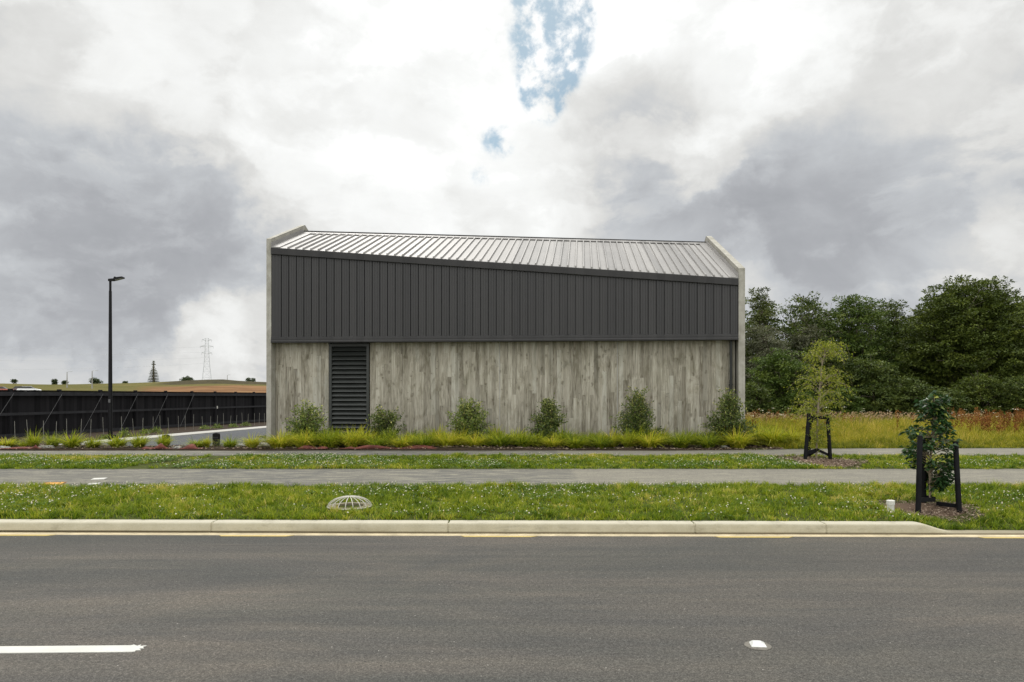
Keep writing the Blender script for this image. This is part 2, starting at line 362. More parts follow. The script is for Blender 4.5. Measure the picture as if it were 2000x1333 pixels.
def steel(name, c, rough, spec=.5, coat=0, metal=0.):
    m, h, b = material(name, rough, spec); p = h.node('ShaderNodeTexCoord').outputs['Object']
    x, y, z = h.sep(p)
    i = h.math('FLOOR', h.math('DIVIDE', x, .262)); r = h.white(h.comb(i, 1, 1))
    n = h.noise(p, .8, 5, .6); s = h.noise(h.comb(h.math('MULTIPLY', x, 14), h.math('MULTIPLY', y, .8), h.math('MULTIPLY', z, .6)), 1, 5, .65)
    t = h.math('ADD', h.math('MULTIPLY', r, .35), h.math('ADD', h.math('MULTIPLY', n, .35), h.math('MULTIPLY', s, .3)))
    h.put(b.inputs['Base Color'], h.ramp(t, ((.25, tuple(q * .72 for q in c)), (.75, tuple(q * 1.28 for q in c)))))
    h.put(b.inputs['Roughness'], h.map(t, .25, .75, rough * .85, rough * 1.15)); b.inputs['Metallic'].default_value = metal
    bump(h, b, h.noise(p, 1.6, 4, .55), .22, .02); return m
M['clad'] = steel('dark_steel_cladding', (.031, .030, .0295), .42, .38)
M['fascia'] = steel('dark_steel_fascia', (.030, .029, .0285), .45, .25)
M['roof'] = steel('grey_steel_roofing', (.235, .226, .213), .5, .45)
M['louvre'] = plain('dark_green_grey_louvre', (.030, .033, .030), .45, .4, .15, 2)
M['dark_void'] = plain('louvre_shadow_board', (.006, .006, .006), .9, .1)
M['pvc_dark'] = plain('dark_downpipe', (.020, .022, .020), .4, .4)
def mat_stain():
    m, h, b = material('black_stained_timber', .8, .1); p = h.node('ShaderNodeTexCoord').outputs['Object']
    x, y, z = h.sep(p); i = h.math('FLOOR', h.math('DIVIDE', x, .15)); r = h.white(h.comb(i, 2, 3))
    n = h.noise(h.comb(h.math('MULTIPLY', x, 18), h.math('MULTIPLY', y, 18), h.math('MULTIPLY', z, 1.1)), 1, 5, .6)
    t = h.math('ADD', h.math('MULTIPLY', r, .5), h.math('MULTIPLY', n, .5))
    h.put(b.inputs['Base Color'], h.ramp(t, ((.2, (.0075, .0075, .0085)), (.8, (.022, .021, .023))))); bump(h, b, n, .3, .004); return m
M['stain'] = mat_stain()
M['stain_rail'] = plain('black_stained_rail', (.034, .034, .037), .8, .12, .3, 4)
M['lamp_black'] = plain('black_powdercoat', (.006, .006, .007), .5, .2)
M['lens'] = plain('lamp_lens', (.35, .36, .36), .25, .5)
M['stake_black'] = plain('black_tree_stake', (.008, .008, .009), .7, .12, .4, 8)
M['wire'] = plain('grey_steel_wire', (.10, .10, .10), .5, .4)
M['bamboo'] = plain('pale_stake', (.22, .215, .19), .7, .2, .2)
M['pvc'] = plain('white_plastic_pipe', (.58, .57, .52), .5, .3, .2, 14)
M['galv'] = plain('pale_galvanised_bar', (.43, .415, .35), .45, .4, .12, 20)
M['tan'] = plain('drain_collar_concrete', (.20, .18, .12), .9, .1, .3, 10)
M['mat_red'] = plain('red_brown_weed_fabric', (.125, .042, .032), .8, .2, .35, 5)
M['rock'] = plain('pale_rock', (.30, .295, .27), .85, .2, .25, 5)
M['chips'] = foliage('bark_chips', ((0, (.07, .046, .032)), (.5, (.21, .155, .11)), (1, (.38, .31, .24))), .9, .1, 0, gain=1.)
M['bark'] = plain('grey_bark', (.13, .11, .085), .9, .15, .35, 6)
M['bark_pale'] = plain('pale_bark', (.24, .20, .14), .85, .15, .3, 14)
M['stud'] = plain('white_reflector', (.62, .63, .60), .4, .4, .12, 30)
M['stud_base'] = plain('grey_adhesive_pad', (.15, .14, .12), .8, .2, .3, 30)
M['orange'] = plain('orange_cover_paint', (.62, .30, .05), .6, .3, .2, 14)
M['rust'] = plain('rust_frame', (.16, .07, .03), .8, .2, .3, 20)
M['lattice'] = plain('weathered_steel', (.50, .52, .54), .6, .4)
M['grass'] = foliage('lawn_grass', ((0, (.035, .060, .006)), (.35, (.085, .125, .010)), (.65, (.165, .195, .016)), (.88, (.24, .24, .030)), (1, (.34, .28, .09))), .55, .25, .35)
M['clover'] = foliage('clover_leaf', ((0, (.020, .046, .005)), (.6, (.050, .098, .010)), (1, (.09, .14, .018))), .5, .25, .3)
M['flower'] = foliage('clover_flower', ((0, (.50, .46, .30)), (.5, (.70, .69, .54)), (1, (.72, .64, .54))), .7, .1, .1, gain=1.)
M['tussock'] = foliage('tussock_blades', ((0, (.035, .060, .006)), (.4, (.120, .142, .011)), (.75, (.215, .205, .017)), (1, (.32, .24, .045))), .5, .3, .35, gain=2.1)
M['meadow'] = foliage('meadow_grass', ((0, (.055, .070, .010)), (.4, (.155, .152, .014)), (.75, (.245, .210, .024)), (1, (.36, .25, .08))), .6, .2, .35)
M['seed'] = foliage('seed_heads', ((0, (.20, .11, .06)), (.5, (.35, .23, .14)), (1, (.46, .35, .22))), .8, .1, .3, gain=1.)
M['dock'] = foliage('rust_dock', ((0, (.085, .032, .012)), (.5, (.19, .075, .026)), (1, (.32, .16, .055))), .8, .1, .2, gain=1.)
M['shrub'] = foliage('shrub_leaf', ((0, (.020, .034, .008)), (.45, (.066, .092, .020)), (.8, (.13, .15, .036)), (1, (.24, .23, .07))), .38, .5, .2, gain=2.0)
M['shrub_blue'] = foliage('shrub_leaf_dark', ((0, (.014, .027, .008)), (.5, (.050, .068, .017)), (.85, (.105, .120, .032)), (1, (.21, .20, .06))), .38, .5, .2, gain=2.0)
M['wispy'] = foliage('yellow_green_leaf', ((0, (.06, .085, .012)), (.5, (.15, .17, .022)), (1, (.28, .26, .05))), .5, .3, .35)
M['glossy'] = foliage('glossy_dark_leaf', ((0, (.010, .028, .010)), (.55, (.025, .060, .018)), (.9, (.05, .10, .03)), (1, (.22, .24, .03))), .28, .5, .15, gain=1.15)
TREE = {'olive': ((0, (.020, .026, .009)), (.5, (.056, .068, .020)), (1, (.115, .125, .040))),
        'dark': ((0, (.013, .022, .006)), (.5, (.042, .058, .013)), (1, (.098, .115, .028))),
        'mid': ((0, (.014, .026, .006)), (.5, (.046, .070, .014)), (1, (.105, .130, .028))),
        'totara': ((0, (.013, .019, .004)), (.5, (.040, .055, .010)), (1, (.112, .130, .026))),
        'grey': ((0, (.030, .032, .020)), (.5, (.070, .074, .044)), (1, (.125, .125, .080))),
        'far': ((0, (.020, .030, .016)), (.5, (.040, .055, .026)), (1, (.075, .09, .04)))}
for k, s in TREE.items(): M['tree_' + k] = foliage(k + '_tree_leaf', s, .5, .3, .16, 1.7)

# ------------------------------------------------------------------ ground, road, kerb, paths
def kline(X): return 8.74 - .0125 * (np.asarray(X) + 6.55)
def sm(t): t = np.clip(t, 0, 1); return t * t * (3 - 2 * t)
def kerb_h(X): return .138 - .112 * sm((np.asarray(X, float) - 5.12) / .5)
CREST = ([-600, 0, 100, 250, 320, 370, 430, 470, 520, 700, 1000, 2600], [25, 24.5, 23.5, 24.5, 27, 30, 32.5, 29, 26.5, 26, 22, 20])
def gz(X, Y):
    X = np.asarray(X, float); Y = np.asarray(Y, float); d = Y - kline(X); k = kerb_h(X)
    z = np.where(d < .06, -.06, 0)
    a = k - .006 + (.165 - k) * sm((d - .1) / 2.6)
    a = np.where(d > 2.7, .165 + .065 * np.clip((d - 2.7) / 10, 0, 1), a)
    z = np.where(d >= .06, a, z)
    px = 1000 + F * X / np.maximum(Y, 30); e = np.interp(px, *CREST)
    crest = 1.55 + e * 260 / F
    t = np.clip((Y - 70) / 190, 0, 1)
    hill = crest * (t ** 1.15) * np.where(X < 15, 1, .55)
    back = sm((Y - 285) / 260) * (crest - 3)
    z = z + np.where(Y > 70, hill - back, 0)
    z = z + np.where(Y > 70, .18 * wave(X, Y, 3, .08) * np.clip((Y - 70) / 60, 0, 1), 0)
    z = z - .010 * np.clip(Y - 23, 0, 24) * np.clip((-8.5 - X) / 1.5, 0, 1) * np.clip((95 - Y) / 40, 0, 1)
    return z
ds = np.concatenate([[-40, -20, -9, -4, -1, -.3, .04, .07, .2], np.arange(.4, 4, .3), np.arange(4, 16, 1), np.arange(16, 70, 4), np.arange(70, 300, 5), np.arange(300, 620, 25), [700, 900, 1300, 2000, 3200]])
xs = np.concatenate([-np.geomspace(3000, 210, 12), np.arange(-200, -40, 6), np.arange(-40, 4.5, 1.5), np.arange(4.6, 6.2, .1), np.arange(7, 40, 1.5), np.arange(42, 200, 10), np.geomspace(210, 3000, 12)])
GX, GD = np.meshgrid(xs, ds); GY = kline(GX) + GD; GZ = gz(GX, GY)
gpx = 1000 + F * GX / np.maximum(GY, 1); gel = (GZ - CAM_H) * F / np.maximum(GY, 1)
wob = 14 * wave(GX, GY, 11, .15)
ea = np.where((GY > 75) & (GY < 262), sm((gpx - 250 + wob) / 60) * sm((620 - gpx) / 60) * sm((gel - 4) / 3) * sm((20.5 + .1 * wob - gel) / 3), 0)
sc_ = np.where((GY > 75) & (GY < 300), sm((gpx - 300 + wob) / 50) * sm((700 - gpx) / 60) * sm((gel - 21.5 - .1 * wob) / 2), 0)
nr, nc = GX.shape; idx = np.arange(nr * nc).reshape(nr, nc)
gf = np.stack([idx[:-1, :-1], idx[:-1, 1:], idx[1:, 1:], idx[1:, :-1]], -1).reshape(-1, 4)
ground = npmesh('ground', np.stack([GX, GY, GZ], -1), [gf], M['ground'], tint=(ea - sc_).ravel(), smooth=True)
tag(ground, 'grassy ground rising to a low olive and brown hill', kind='structure')

def sheet(name, xs, yfun0, yfun1, zfun, mat, n=2, label=None, skirt=.15):
    """strip of surface between two edge curves, with a skirt going into the ground"""
    V, Fc = [], []; k = n + 2
    for x in xs:
        y0, y1 = float(yfun0(x)), float(yfun1(x))
        ys = np.linspace(y0, y1, n)
        V.append((x, y0, float(zfun(x, y0)) - skirt))
        V += [(x, y, float(zfun(x, y))) for y in ys]
        V.append((x, y1, float(zfun(x, y1)) - skirt))
    m = len(xs)
    for i in range(m - 1):
        for j in range(k - 1): Fc.append((i * k + j, (i + 1) * k + j, (i + 1) * k + j + 1, i * k + j + 1))
    return tag(npmesh(name, V, [np.array(Fc)], mat), label, kind='structure')
sheet('road', np.linspace(-400, 400, 81), lambda x: -16, lambda x: kline(x) - .125, lambda x, y: 0., M['road'], 3, 'grey asphalt road in front of the kerb')
sheet('gutter', np.linspace(-400, 400, 161), lambda x: kline(x) - .125, lambda x: kline(x) + .05, lambda x, y: .006, M['gutter'], 2, 'narrow cream concrete gutter at the foot of the kerb')
# kerb: one long moulded profile with joint grooves and a ramped end
joints = [X_at(415, 8.75), X_at(876, 8.73), X_at(1355, 8.7), X_at(1608, 8.7), X_at(-60, 8.75)]
kx = set(np.round(np.concatenate([np.arange(-60, -10, 2.), np.arange(-10, 5, .5), np.arange(5, 5.8, .05), np.arange(6, 60, 2.)]), 3))
for j in joints: kx |= {round(j - .014, 4), round(j - .004, 4), round(j + .004, 4), round(j + .014, 4)}
kx = sorted(kx); rings = []
for x in kx:
    hh = float(kerb_h(x)); s = (hh - .0) / .138
    gk = .012 if any(abs(x - j) < .006 for j in joints) else 0
    und = .028 * float(np.clip(1 - (x + 7) / 6.5, .12, 1))
    prof = [(und, -.06), (und, .026 * s), (0.004 * s, .032 * s), (.016, .108 * s), (.024, .124 * s), (.040, .134 * s), (.065, .138 * s), (.19, .138 * s), (.19, -.06)]
    k0 = float(kline(x)); rings.append([(x, k0 + d + gk, z - gk * .8) for d, z in prof])
kb = MB().loft(rings).build('kerb', M['kerb'], smooth=True); tag(kb, 'long cream concrete kerb with joints and a ramped right end', kind='structure')

nearY0, nearY1 = lambda x: 12.0 + .012 * x + .02 * math.sin(x * 1.1), lambda x: 14.6 + .02 * math.sin(x * .8)
farY0 = lambda x: 17.68 + .02 * math.sin(x * .9)
farY1 = lambda x: 19.15 + .75 * float(sm((x - 4) / 7)) + .02 * math.sin(x)
sheet('footpath', np.linspace(-60, 60, 121), nearY0, nearY1, lambda x, y: gz(x, y) + .006, M['path'], 6, 'mottled concrete footpath nearer the road')
sheet('footpath', np.linspace(-60, 60, 121), farY0, farY1, lambda x, y: gz(x, y) + .006, M['path'], 5, 'thin concrete footpath along the planting bed')

# building frame
FL = Vector((X_at(520, 23.2), 23.2)); FR = Vector((X_at(1455.5, 22.0), 22.0))
LEN = (FR - FL).length; ANG = math.atan2(FR.y - FL.y, FR.x - FL.x)
e1 = Vector((math.cos(ANG), math.sin(ANG))); e2 = Vector((-math.sin(ANG), math.cos(ANG)))
Dw = Vector((.103, 1)).normalized(); SK = Dw.dot(e1) / Dw.dot(e2)      # slight skew of the side walls
BZ = .2
def loc(px, py, v=0.):
    """photo pixel -> (u, z) on the building's local plane y = v"""
    r = Vector(((px - 1000) / F, 1)); P0 = FL + e2 * v
    t = P0.dot(e2) / r.dot(e2); q = r * t - P0
    return q.dot(e1), CAM_H + (HOR - py) / F * t - BZ
def bw(u, v): q = FL + e1 * u + e2 * v; return q.x, q.y

# planting bed, driveway and its pale edge strip
sheet('garden_bed', np.linspace(-40, 7.75, 60), lambda x: farY1(x) - .0, lambda x: 20.75 if x < FL.x - .05 else 23.6, lambda x, y: gz(x, y) + .03 + .03 * float(wave(x, y, 5, 2.)), M['soil'], 7, 'dark mulched bed between the footpath and the building')
dl = lambda y: -12.95 + .045 * (y - 24)                              # left edge of the asphalt
drv = MB()
poly = []
for y in np.linspace(20.75, 70, 12):
    poly.append((dl(y), y))
def quad_strip(left, right, ys, zf, name, mat, label):
    V = []; 
    for y in ys:
        for x in np.linspace(left(y), right(y), 4): V.append((x, y, zf(x, y)))
    Fc = [(i * 4 + j, i * 4 + j + 1, (i + 1) * 4 + j + 1, (i + 1) * 4 + j) for i in range(len(ys) - 1) for j in range(3)]
    return tag(npmesh(name, V, [np.array(Fc)], mat), label, kind='structure')
quad_strip(dl, lambda y: FL.x + .103 * (y - 23.2) + (.0 if y > 23.1 else .3), np.concatenate([[20.75, 22], np.linspace(23.3, 70, 14)]), lambda x, y: float(gz(min(x, -10.1), min(y, 69))) + .012, 'driveway', M['drive'], 'grey asphalt driveway running past the end of the building')
st = MB(); ys = np.linspace(19.6, 69, 20)
sz_ = lambda y: float(gz(-13., y))
st.loft([[(dl(y) - .02, y, sz_(y) - .1), (dl(y) - .02, y, sz_(y) + .035), (dl(y) - 1.0, y, sz_(y) + .04), (dl(y) - 1.0, y, sz_(y) - .1)] for y in ys])
quad_strip(lambda y: X_at(19.6, 25.2) + .0905 * (y - 25.2) - .3, lambda y: dl(y) - .98, np.concatenate([[20.75], np.linspace(22, 68, 24)]), lambda x, y: float(gz(x, y)) + .015, 'garden_bed', M['soil'], 'dark bare planting strip at the foot of the fence')
tag(st.build('path', M['strip']), 'pale concrete strip along the driveway edge beside the fence', kind='structure')

# ------------------------------------------------------------------ building
B = empty('building', (FL.x, FL.y, BZ), ANG, 'long grey building of board-marked concrete below dark ribbed steel with a slanting roof', 'building')
SL = .412
uL, zeL = loc(531, 484.5, -.06); uR, zeR = loc(1441, 544.5, -.06)
EA = loc(531, 484.5, 0)[1]; EB = loc(1441, 544.5, 0)[1]
zr = loc(598, 457, 2.75)[1]
TL = (zr - EA) / SL; TR = (zr - EB) / SL; TB = TL + TR
def eave(u): return EA + (EB - EA) * (u - uL) / (uR - uL)
def rdg(u): return TL + (TR - TL) * (u - uL) / (uR - uL)
thL, thR = loc(529.8, 600)[0], LEN - loc(1442.3, 600)[0]
# side walls (gabled fins)
def fin(u0, u1, ztop, name_label):
    zp = zr + .36; vp = (zp - ztop) / SL; vb = TB + .12; zb = zp - SL * (vb - vp)
    prof = [(0, -.4), (0, ztop), (vp - .02, zp - .008), (vp + .02, zp - .008), (vb, zb), (vb, -.4)]
    mb = MB(); b = .012
    mb.loft([[(u0 + b + SK * v, v + (b if v == 0 else 0), z - (b if z > 0 else 0)) for v, z in prof], [(u0 + SK * v, v + (b if v == 0 else 0), z - (b if z > 0 else 0)) for v, z in prof][:0] or
             [(u0 + b * .3 + SK * v, v + b * .3 * (v == 0), z - b * .3 * (z > 0)) for v, z in prof],
             [(u1 - b * .3 + SK * v, v + b * .3 * (v == 0), z - b * .3 * (z > 0)) for v, z in prof], [(u1 - b + SK * v, v + b * (v == 0), z - b * (z > 0)) for v, z in prof]])
    o = mb.build('side_wall', M['concrete'], B); o['label'] = name_label; return vp, zp
zfL = loc(525, 466.5)[1]; zfR = loc(1450, 524)[1]
fin(0, thL, zfL, 'taller left end wall of pale concrete'); fin(LEN - thR, LEN, zfR, 'lower right end wall of pale concrete')
# recessed board-marked panels
VP = .34
zc0 = loc(990, 667.0, -.05)[1]                     # underside of the cladding trim
ztr = loc(990, 655.5, -.05)[1]                     # top of the trim
cuts = [(thL - .01, loc(642.5, 700, VP)[0]), (loc(722, 700, VP)[0], loc(976, 700, VP)[0] - .006), (loc(976, 700, VP)[0] + .006, loc(1206, 700, VP)[0] - .006), (loc(1206, 700, VP)[0] + .006, LEN - thR - .02)]
for a, c_ in cuts:
    a2, c2 = a + .004, c_ - .004
    MB().loft([[(a2, VP + .01, -.4), (a2, VP + .01, zc0 + .25), (a2, VP + .16, zc0 + .25), (a2, VP + .16, -.4)],
               [(a2 + .01, VP, -.4), (a2 + .01, VP, zc0 + .25), (a2 + .01, VP + .16, zc0 + .25), (a2 + .01, VP + .16, -.4)],
               [(c2 - .01, VP, -.4), (c2 - .01, VP, zc0 + .25), (c2 - .01, VP + .16, zc0 + .25), (c2 - .01, VP + .16, -.4)],
               [(c2, VP + .01, -.4), (c2, VP + .01, zc0 + .25), (c2, VP + .16, zc0 + .25), (c2, VP + .16, -.4)]]).build('concrete_panel', M['boards'], B)
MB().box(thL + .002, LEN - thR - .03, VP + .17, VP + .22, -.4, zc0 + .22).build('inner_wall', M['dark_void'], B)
# pale sealant strips in the panel joints
for px in (976, 1206):
    u = loc(px, 700, VP)[0]; MB().box(u - .008, u + .008, VP + .004, VP + .15, -.3, zc0 + .2).build('joint_strip', M['strip'], B)
# louvred vent
l0, l1 = loc(643.5, 700, VP)[0], loc(721, 700, VP)[0]; zt = loc(680, 671.5, VP)[1]; z0 = loc(680, 852, VP)[1]
lv = MB(); fw = .085
for a, c_ in ((l0, l0 + fw), (l1 - fw, l1)): lv.box(a, c_, VP - .035, VP + .15, z0, zt)
lv.box(l0 + fw, l1 - fw, VP - .033, VP + .14, zt - .10, zt); lv.box(l0 + fw, l1 - fw, VP - .033, VP + .14, z0, z0 + .09)
vent = lv.build('louvre_vent', M['louvre'], B)
sl = MB(); n = 19; zz = np.linspace(zt - .11, z0 + .10, n + 1)
for k in range(n):
    zt_, zb_ = zz[k], zz[k + 1]; hgt = zt_ - zb_
    sl.prism([(VP + .09, zt_ - hgt * .05), (VP - .012, zb_ + hgt * .22), (VP - .022, zb_ + hgt * .10), (VP - .016, zb_ + hgt * .06), (VP + .0, zb_ + hgt * .16), (VP + .10, zt_ - hgt * .12)], 'x', l0 + fw + .002, l1 - fw - .002)
sl.build('blades', M['louvre'], vent)
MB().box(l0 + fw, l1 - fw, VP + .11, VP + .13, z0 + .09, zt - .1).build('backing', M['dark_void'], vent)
# ribbed cladding
PITCH = .2618
def ribpos(): return np.arange(uL + .30, uR - .05, PITCH)
ca, cb = thL + .012, LEN - thR - .012
cl = MB(); top = lambda u: eave(u) - .16
zb0 = ztr - .03
cl.loft([[(ca, .085, zb0), (cb, .085, zb0), (cb, .30, zb0), (ca, .30, zb0)], [(ca, .085, top(ca)), (cb, .085, top(cb)), (cb, .30, top(cb)), (ca, .30, top(ca))]])
edges = [ca] + list(ribpos()) + [cb]; GAP = .017
for k in range(len(edges) - 1):
    a, c_ = edges[k] + (GAP / 2 if k else .004), edges[k + 1] - (GAP / 2 if k < len(edges) - 2 else .004)
    ring = [(a, .084), (a, .018), (a + .004, .014)] + ([(a + (c_ - a) * .33 - .008, .016), (a + (c_ - a) * .33, .010), (a + (c_ - a) * .33 + .008, .016), (a + (c_ - a) * .67 - .008, .016), (a + (c_ - a) * .67, .010), (a + (c_ - a) * .67 + .008, .016)] if c_ - a > .2 else []) + [(c_ - .016, .014), (c_ - .012, -.004), (c_, -.004), (c_, .084)]
    cl.loft([[(u, v, zb0) for u, v in ring], [(u, v, top(u)) for u, v in ring]])
cl.build('wall_cladding', M['clad'], B)
tr = MB(); zt0, zt1 = zc0, ztr
tr.prism([(VP - .005, zt0 + .012), (-.05, zt0 + .012), (-.055, zt0), (-.068, zt0), (-.07, zt0 + .05), (-.055, zt0 + .075), (-.055, zt0 + .12), (-.045, zt1 - .012), (-.03, zt1), (.034, zt1 + .01), (.034, zt0 + .06), (VP - .005, zt0 + .06)], 'x', ca, cb - .002)
tr.build('base_trim', M['fascia'], B)
# fascia
fh = loc(531, 484.5)[1] - loc(531, 497.5)[1]
fa = MB()
fa.loft([[(u, -.055, eave(u) - fh), (u, -.06, eave(u) - fh + .01), (u, -.06, eave(u) - .012), (u, -.045, eave(u)), (u, .0, eave(u) + .0), (u, .03, eave(u) - fh + .02), (u, -.0, eave(u) - fh)] for u in np.linspace(ca, cb - .001, 4)])
fa.build('fascia', M['fascia'], B)
# roof, front and back slope in one sheet, with standing ribs
def rz(u, v): return eave(u - SK * v) + SL * v
def rzb(u, v): uu = u - SK * v; return zr - SL * (v - rdg(uu))
rf = MB(); us = (ca, cb)
def P(u, v, z): return (u + SK * v, v, z)
rf.loft([[P(u, -.04, eave(u) + .004), P(u, rdg(u), zr + .012), P(u, TB + .05, zr - SL * (TB + .05 - rdg(u))), P(u, TB + .05, zr - SL * (TB + .05 - rdg(u)) - .1), P(u, rdg(u), zr - .12), P(u, .0, eave(u) - .12)] for u in us])
for u in ribpos():
    if u < ca + .36 or u > cb - .36: continue
    tv = rdg(u); w0, w1, hr = .034, .018, .062
    r0 = [P(u - w0, -.05, eave(u) - .004), P(u - w1, -.05, eave(u) + hr), P(u + w1, -.05, eave(u) + hr), P(u + w0, -.05, eave(u) - .004)]
    r1 = [P(u - w0, tv - .02, zr - .012), P(u - w1, tv - .02, zr + hr), P(u + w1, tv - .02, zr + hr), P(u + w0, tv - .02, zr - .012)]
    rf.loft([r0, r1])
    zb_ = zr - SL * (TB + .05 - tv)
    rf.loft([r1, [P(u - w0, TB + .05, zb_ - .01), P(u - w1, TB + .05, zb_ + hr), P(u + w1, TB + .05, zb_ + hr), P(u + w0, TB + .05, zb_ - .01)]])
roof = rf.build('roof', M['roof'], B)
rc = MB(); wcap = .20; hc = .062
rc.loft([[P(u, rdg(u) - wcap, zr - wcap * SL + hc), P(u, rdg(u), zr + hc + .02), P(u, rdg(u) + wcap, zr - wcap * SL + hc), P(u, rdg(u) + wcap, zr - wcap * SL + hc - .012), P(u, rdg(u), zr + hc + .005), P(u, rdg(u) - wcap, zr - wcap * SL + hc - .022)] for u in us])
rc.build('ridge_cap', M['roof'], roof)
rc2 = MB()
rc2.loft([[P(u, rdg(u) - .02, zr + hc + .012), P(u, rdg(u) - .02, zr + hc + .05), P(u, rdg(u) + .03, zr + hc + .05), P(u, rdg(u) + .03, zr + hc + .012)] for u in us])
rc2.build('ridge_strip', M['fascia'], roof)
for (a, c_, sgn) in ((ca, ca + .30, 1), (cb, cb - .30, -1)):
    fl = MB()
    def edge(u, v0, dz): return P(u, v0, eave(u) + SL * v0 + dz)
    for v_pairs in ((-.045, None),):
        rr = []
        for fr in (0, 1):
            vend = lambda u: (-.045 if fr == 0 else rdg(u) - .1)
            rr.append([edge(a, vend(a), .19), edge(a + sgn * .012, vend(a), .19), edge(a + sgn * .02, vend(a), .055), edge(c_, vend(c_), .055), edge(c_, vend(c_), .005), edge(a, vend(a), .005)])
        fl.loft(rr)
    fl.build('flashing', M['roof'], roof)
# back wall, rear cladding (seen only from elsewhere)
bk = MB(); bk.loft([[(u + SK * (TB - .1), TB - .1, -.4), (u + SK * (TB - .1), TB + .0, -.4), (u + SK * (TB - .1), TB + .0, zr - SL * (TB - rdg(u)) - .02), (u + SK * (TB - .1), TB - .1, zr - SL * (TB - rdg(u)) - .02)] for u in (thL + .01, LEN - thR - .01)])
bk.build('back_wall', M['boards'], B)
# downpipe
ud = loc(1428, 700, .22)[0]
dp = MB().tube([(ud, .24, zc0 + .03), (ud, .24, -.3)], .048, 12).build('downpipe', M['pvc_dark'], B, True)
br = MB(); br.box(ud - .06, ud + .06, .23, VP + .01, 1.9, 1.94); br.build('bracket', M['pvc_dark'], dp)

# ------------------------------------------------------------------ fence
f0 = Vector((X_at(19.6, 25.2), 25.2)); f8 = Vector((X_at(495.5, 44.3), 44.3)); fd = (f8 - f0) / 8; SP = fd.length; fang = math.atan2(fd.y, fd.x)
FZ = .10; FT = CAM_H + 10.4 * 25.2 / F - FZ
fence = empty('fence', (f0.x, f0.y, FZ), fang, 'tall black stained timber fence with posts and rails along the driveway', 'fence')
K0, K1 = -5, 14
MB().loft([[(k, .05, z0_), (k, .075, z0_), (k, .075, FT), (k, .05, FT)] for k, z0_ in ((K0 * SP - .1, .16), (K1 * SP + .1, -.22))]).build('paling_panel', M['stain'], fence)
for k in range(K0, K1 + 1): MB().box(k * SP - .06, k * SP + .06, -.075, .048, -.7, FT + .075, .006).build('post', M['stain'], fence)
for zc_, zc2, hh in ((FT - .11, FT - .11, .15), (FT * .535, FT * .535 - .02, .10), (.27, -.06, .14)): MB().loft([[(k, -.088, q - hh / 2), (k, -.078, q - hh / 2), (k, -.078, q + hh / 2), (k, -.088, q + hh / 2)] for k, q in ((K0 * SP - .15, zc_), (K1 * SP + .15, zc2))]).build('rail', M['stain_rail'], fence)
MB().box(K0 * SP - .15, K1 * SP + .15, -.07, .10, FT + .002, FT + .03).build('capping', M['stain'], fence)
for k in range(-2, 6): MB().tube([(k * SP + .03, -.12, FT - .10), (k * SP - 1.35, -.16, .05)], .0065, 6).build('brace_wire', M['wire'], fence)
MB().box(6 * SP + .05, 6 * SP + .16, -.095, -.089, FT * .50, FT * .50 + .15).build('white_tag', M['pvc'], fence)

# ------------------------------------------------------------------ street lamp
LY = 24.7; lx = X_at(215.5, LY); LZ = float(gz(lx, LY)); ltop = Z_at(547, LY) - LZ
lamp = empty('street_lamp', (lx, LY, LZ), R(8), 'slim black street lamp standing in front of the black fence', 'street lamp')
MB().tube([(0, 0, -.2), (0, 0, 1.2), (0, 0, ltop * .93)], [.078, .07, .048], 14).build('pole', M['lamp_black'], lamp, True)
MB().tube([(0, 0, ltop * .93), (0, 0, ltop * .95), (0, 0, ltop + .02)], [.04, .04, .04], 12).build('spigot', M['lamp_black'], lamp, True)
lh = MB(); s = .21
lh.loft([[(-.06, -.05, ltop - .05), (-.06, .05, ltop - .05), (-.06, .05, ltop + .03), (-.06, -.05, ltop + .03)], [(.12, -.06, ltop - .04), (.12, .06, ltop - .04), (.12, .06, ltop + .05), (.12, -.06, ltop + .05)],
         [(.16, -.13, ltop - .01), (.16, .13, ltop - .01), (.16, .13, ltop + .075), (.16, -.13, ltop + .075)], [(.44, -.13, ltop + .07), (.44, .13, ltop + .07), (.44, .13, ltop + .115), (.44, -.13, ltop + .115)]])
head = lh.build('lamp_head', M['lamp_black'], lamp)
ln = MB(); ln.loft([[(.19, -.10, ltop - .014), (.19, .10, ltop - .014), (.19, .10, ltop - .002), (.19, -.10, ltop - .002)], [(.42, -.10, ltop + .056), (.42, .10, ltop + .056), (.42, .10, ltop + .066), (.42, -.10, ltop + .066)]]); ln.build('lens', M['lens'], head)
MB().tube([(.15, 0, ltop + .07), (.15, 0, ltop + .12)], [.035, .028], 10).build('light_sensor', M['lamp_black'], head, True)
MB().box(-.03, .03, -.095, -.06, 1.30, 1.42).build('access_cover', M['wire'], lamp)

# ------------------------------------------------------------------ bollards
def bollard(px, Y, w_, top_py, label):
    x = X_at(px, Y); z = float(gz(x, Y)); hh = Z_at(top_py, Y) - z
    o = empty('bollard', (x, Y, z), R(5), label, 'bollard', 'dark bollards by the driveway')
    a = w_ / 2; prof = [(-a, -.2), (a, -.2), (a, hh - a * .45)] + [(a * math.cos(t), hh - a * .45 + a * .45 * math.sin(t)) for t in np.linspace(.3, math.pi - .3, 7)] + [(-a, hh - a * .45)]
    MB().prism(prof, 'y', -.06, .06).build('post', M['stake_black'], o)
    MB().box(-a * .8, a * .8, -.068, -.061, hh * .62, hh * .70).build('band', M['stain_rail'], o)
bollard(422.5, 20.55, .185, 846, 'dark round-topped bollard beside the driveway between two green tussocks')
bollard(324, 20.9, .19, 849, 'dark bollard half hidden behind a green tussock before the driveway')
bollard(29, 20.6, .15, 856, 'dark bollard among tussocks near the left end of the black fence')
bollard(222, 23.3, .30, 849, 'low dark bollard close to the foot of the street lamp')

